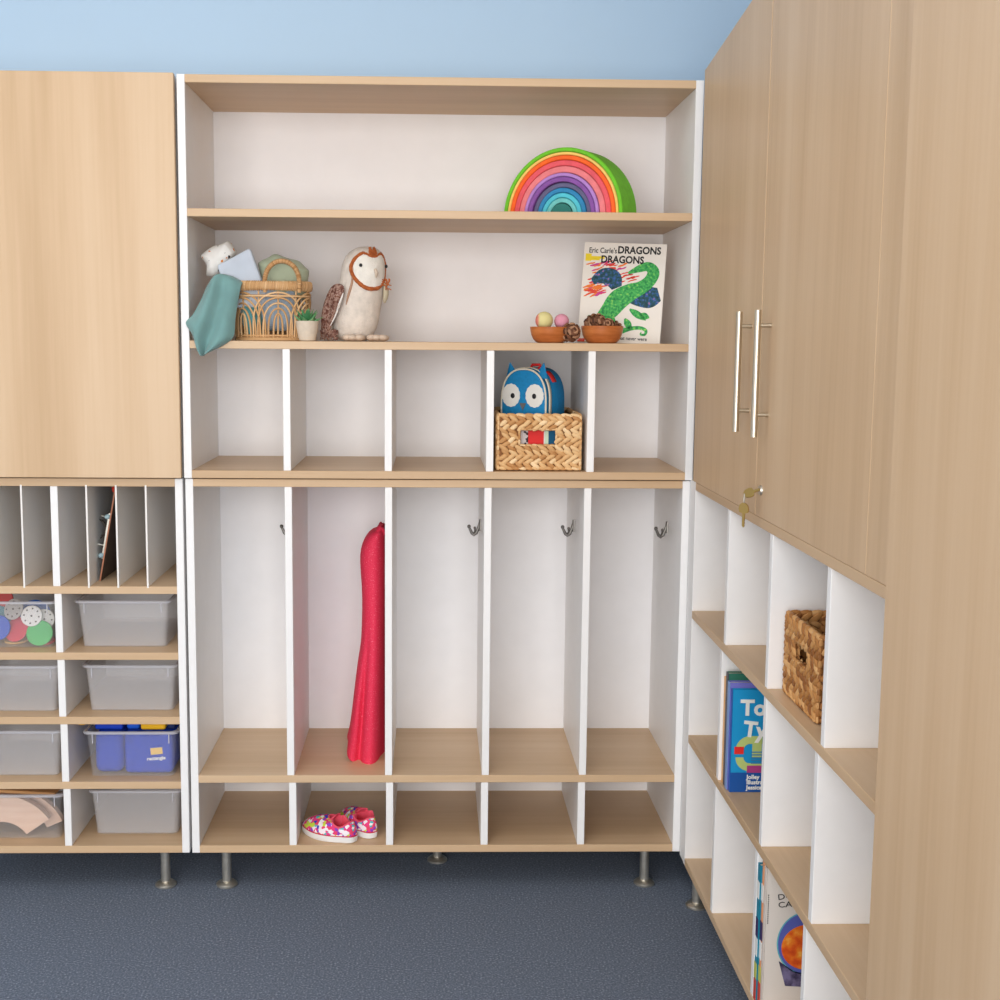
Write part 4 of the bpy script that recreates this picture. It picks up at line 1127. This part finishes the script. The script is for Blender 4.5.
for k, ln in enumerate(('Jolley', 'Illustrated', 'Jessica')):
    text_bm(b, ln, .0125, Matrix.Translation((-.060, -.0068, .029 - .0115 * k)) @ UPR, .0004, .0004)
b.obj('cover_names', mat('white_print', (245, 243, 236), .6), tt, smooth=False, local=True, label='small white names')
def ring_arc(b, cx, cz, r0, r1, a0, a1, y, n=14):
    b.grid([[(cx + r * math.cos(R(a0 + (a1 - a0) * k / n)), y, cz + r * math.sin(R(a0 + (a1 - a0) * k / n))) for k in range(n + 1)] for r in (r0, r1)])
b = B(); ring_arc(b, -.055, .092, .013, .030, 90, 180, -.0067); b.box(-.055, -.01, -.0067, -.0064, .105, .122)
ring_arc(b, -.055, .076, .013, .030, 180, 270, -.0067); b.box(-.055, -.02, -.0067, -.0064, .046, .063); b.box(-.05, -.03, -.00665, -.0064, .076, .105)
b.obj('pipe_print', mat('lime_print', (188, 204, 122), .5), tt, smooth=False, local=True, label='lime green pipe shapes')
b = B(); b.box(-.088, -.068, -.007, -.0066, .083, .099); b.obj('red_block_print', mat('ink_red3', (230, 40, 36), .5), tt, smooth=False, local=True, label='red block')
b = B(); b.box(-.060, -.01, -.007, -.0064, .0425, .058); b.obj('magenta_block_print', mat('ink_mag3', (176, 60, 130), .5), tt, smooth=False, local=True, label='magenta block')
b = B(); b.box(-.030, -.02, -.0071, -.0066, .105, .122); b.obj('green_block_print', mat('ink_grn3', (40, 140, 60), .5), tt, smooth=False, local=True, label='green block')
b = B()
for k in range(5): b.box(-.052, -.014, -.0071, -.0066, .062 + .006 * k, .0645 + .006 * k)
b.obj('stripe_print', mat('ink_steel', (62, 128, 176), .5), tt, smooth=False, local=True, label='blue stripes')

G2 = 'books in the lower right cubby'
zf = zb + .0186 + .0004
yy = -.7245
for l, th, h, sp, cv, dx in (('teal spined book leaning in the lower cubby behind the cream book', .017, .272, (22, 132, 160), (22, 132, 160), .0),
                             ('thin orange book between the teal and cream books', .010, .283, (232, 158, 112), (236, 180, 132), .004)):
    q = stand_book(l, 1.2165 + dx, .22, yy, th, zf, h, sp, cv, G2); yy -= th + .001
    if th > .008:
        for z0_, z1_, rgb, lb_ in ((.205, .238, (236, 232, 226), 'white spine label'), (.128, .165, (62, 44, 92), 'violet spine patch'), (.09, .125, (236, 236, 232), 'white spine patch'), (.045, .075, (196, 196, 92), 'yellow green spine patch'), (.0, .042, (204, 70, 52), 'red spine patch')):
            B().box(-.1118, -.1106, -.0075, .0075, z0_, z1_).obj('spine_patch', mat('spine_%d_%d_%d' % rgb, rgb, .5), q, smooth=False, local=True, label=lb_)
cr = stand_book('cream book with a bowl of orange soup on its cover', 1.2215, .23, yy, .014, zf, .2785, (226, 214, 204), (222, 214, 206), G2)
Y_ = -.0078
def fan(b, cx, cz, rx, rz, y, n=40, a0=0, a1=360):
    pts = [(cx + rx * math.cos(R(a0 + (a1 - a0) * k / n)), y, cz + rz * math.sin(R(a0 + (a1 - a0) * k / n))) for k in range(n)]
    b.bm.faces.new([b.bm.verts.new(p) for p in pts]); return b
ccx, ccz = -.037, .131
fan(B(), ccx, ccz, .055, .062, Y_).obj('bowl_print_rim', mat('bowl_rim_ink', (96, 176, 190), .5), cr, smooth=False, local=True, label='pale teal printed bowl rim')
fan(B(), ccx, ccz, .0525, .0595, Y_ - .0002).obj('bowl_print_inside', mat('bowl_blue_ink', (86, 96, 176), .5), cr, smooth=False, local=True, label='blue printed bowl inside')
fan(B(), ccx + .004, ccz - .008, .0500, .0450, Y_ - .0004).obj('soup_print', ramp_mat('soup_ink', [(.3, (196, 60, 22)), (.45, (226, 92, 26)), (.6, (240, 136, 40)), (.75, (250, 196, 90))], 'NOISE', 45, .5, detail=4), cr, smooth=False, local=True, label='orange printed soup')
b = B(); pts = [(ccx - .050, Y_, ccz - .035), (ccx - .036, Y_, ccz - .085), (ccx + .04, Y_, ccz - .09), (ccx + .05, Y_, ccz - .04), (ccx + .02, Y_, ccz - .058), (ccx - .02, Y_, ccz - .056)]
b.bm.faces.new([b.bm.verts.new(p) for p in pts]); b.obj('bowl_print_foot', ramp_mat('bowl_foot_ink', [(.35, (60, 54, 84)), (.6, (120, 112, 150))], 'NOISE', 60, .5), cr, smooth=False, local=True, label='dark printed bowl side')
for wd_, tx_, tz_, ta_ in (('DO', -.093, .2165, 8), ('CAK', -.092, .2015, 4)):
    b = B(); text_bm(b, wd_, .0155, Matrix.Translation((tx_, Y_, tz_)) @ UPR @ Matrix.Rotation(R(ta_), 4, 'Z') @ Matrix.Diagonal((1.25, 1, 1, 1)), .0003)
    b.obj('title_word', INK, cr, smooth=False, local=True, label='black scribbled word ' + wd_)
b = B()
for k in range(14): b.box(-.1115, -.1098, Y_ - .0002, Y_ + .0002, .17 + .0042 * k, .1724 + .0042 * k)
b.obj('edge_print', INK, cr, smooth=False, local=True, label='tiny dark print along the spine edge')
tag(bpy.data.objects['foam_cushion.006'] if 'foam_cushion.006' in bpy.data.objects else o, 'yellow corner piece sticking out over the left rim of the blue filled bin', 'cushion', 'foam cushions in the blue filled bin')
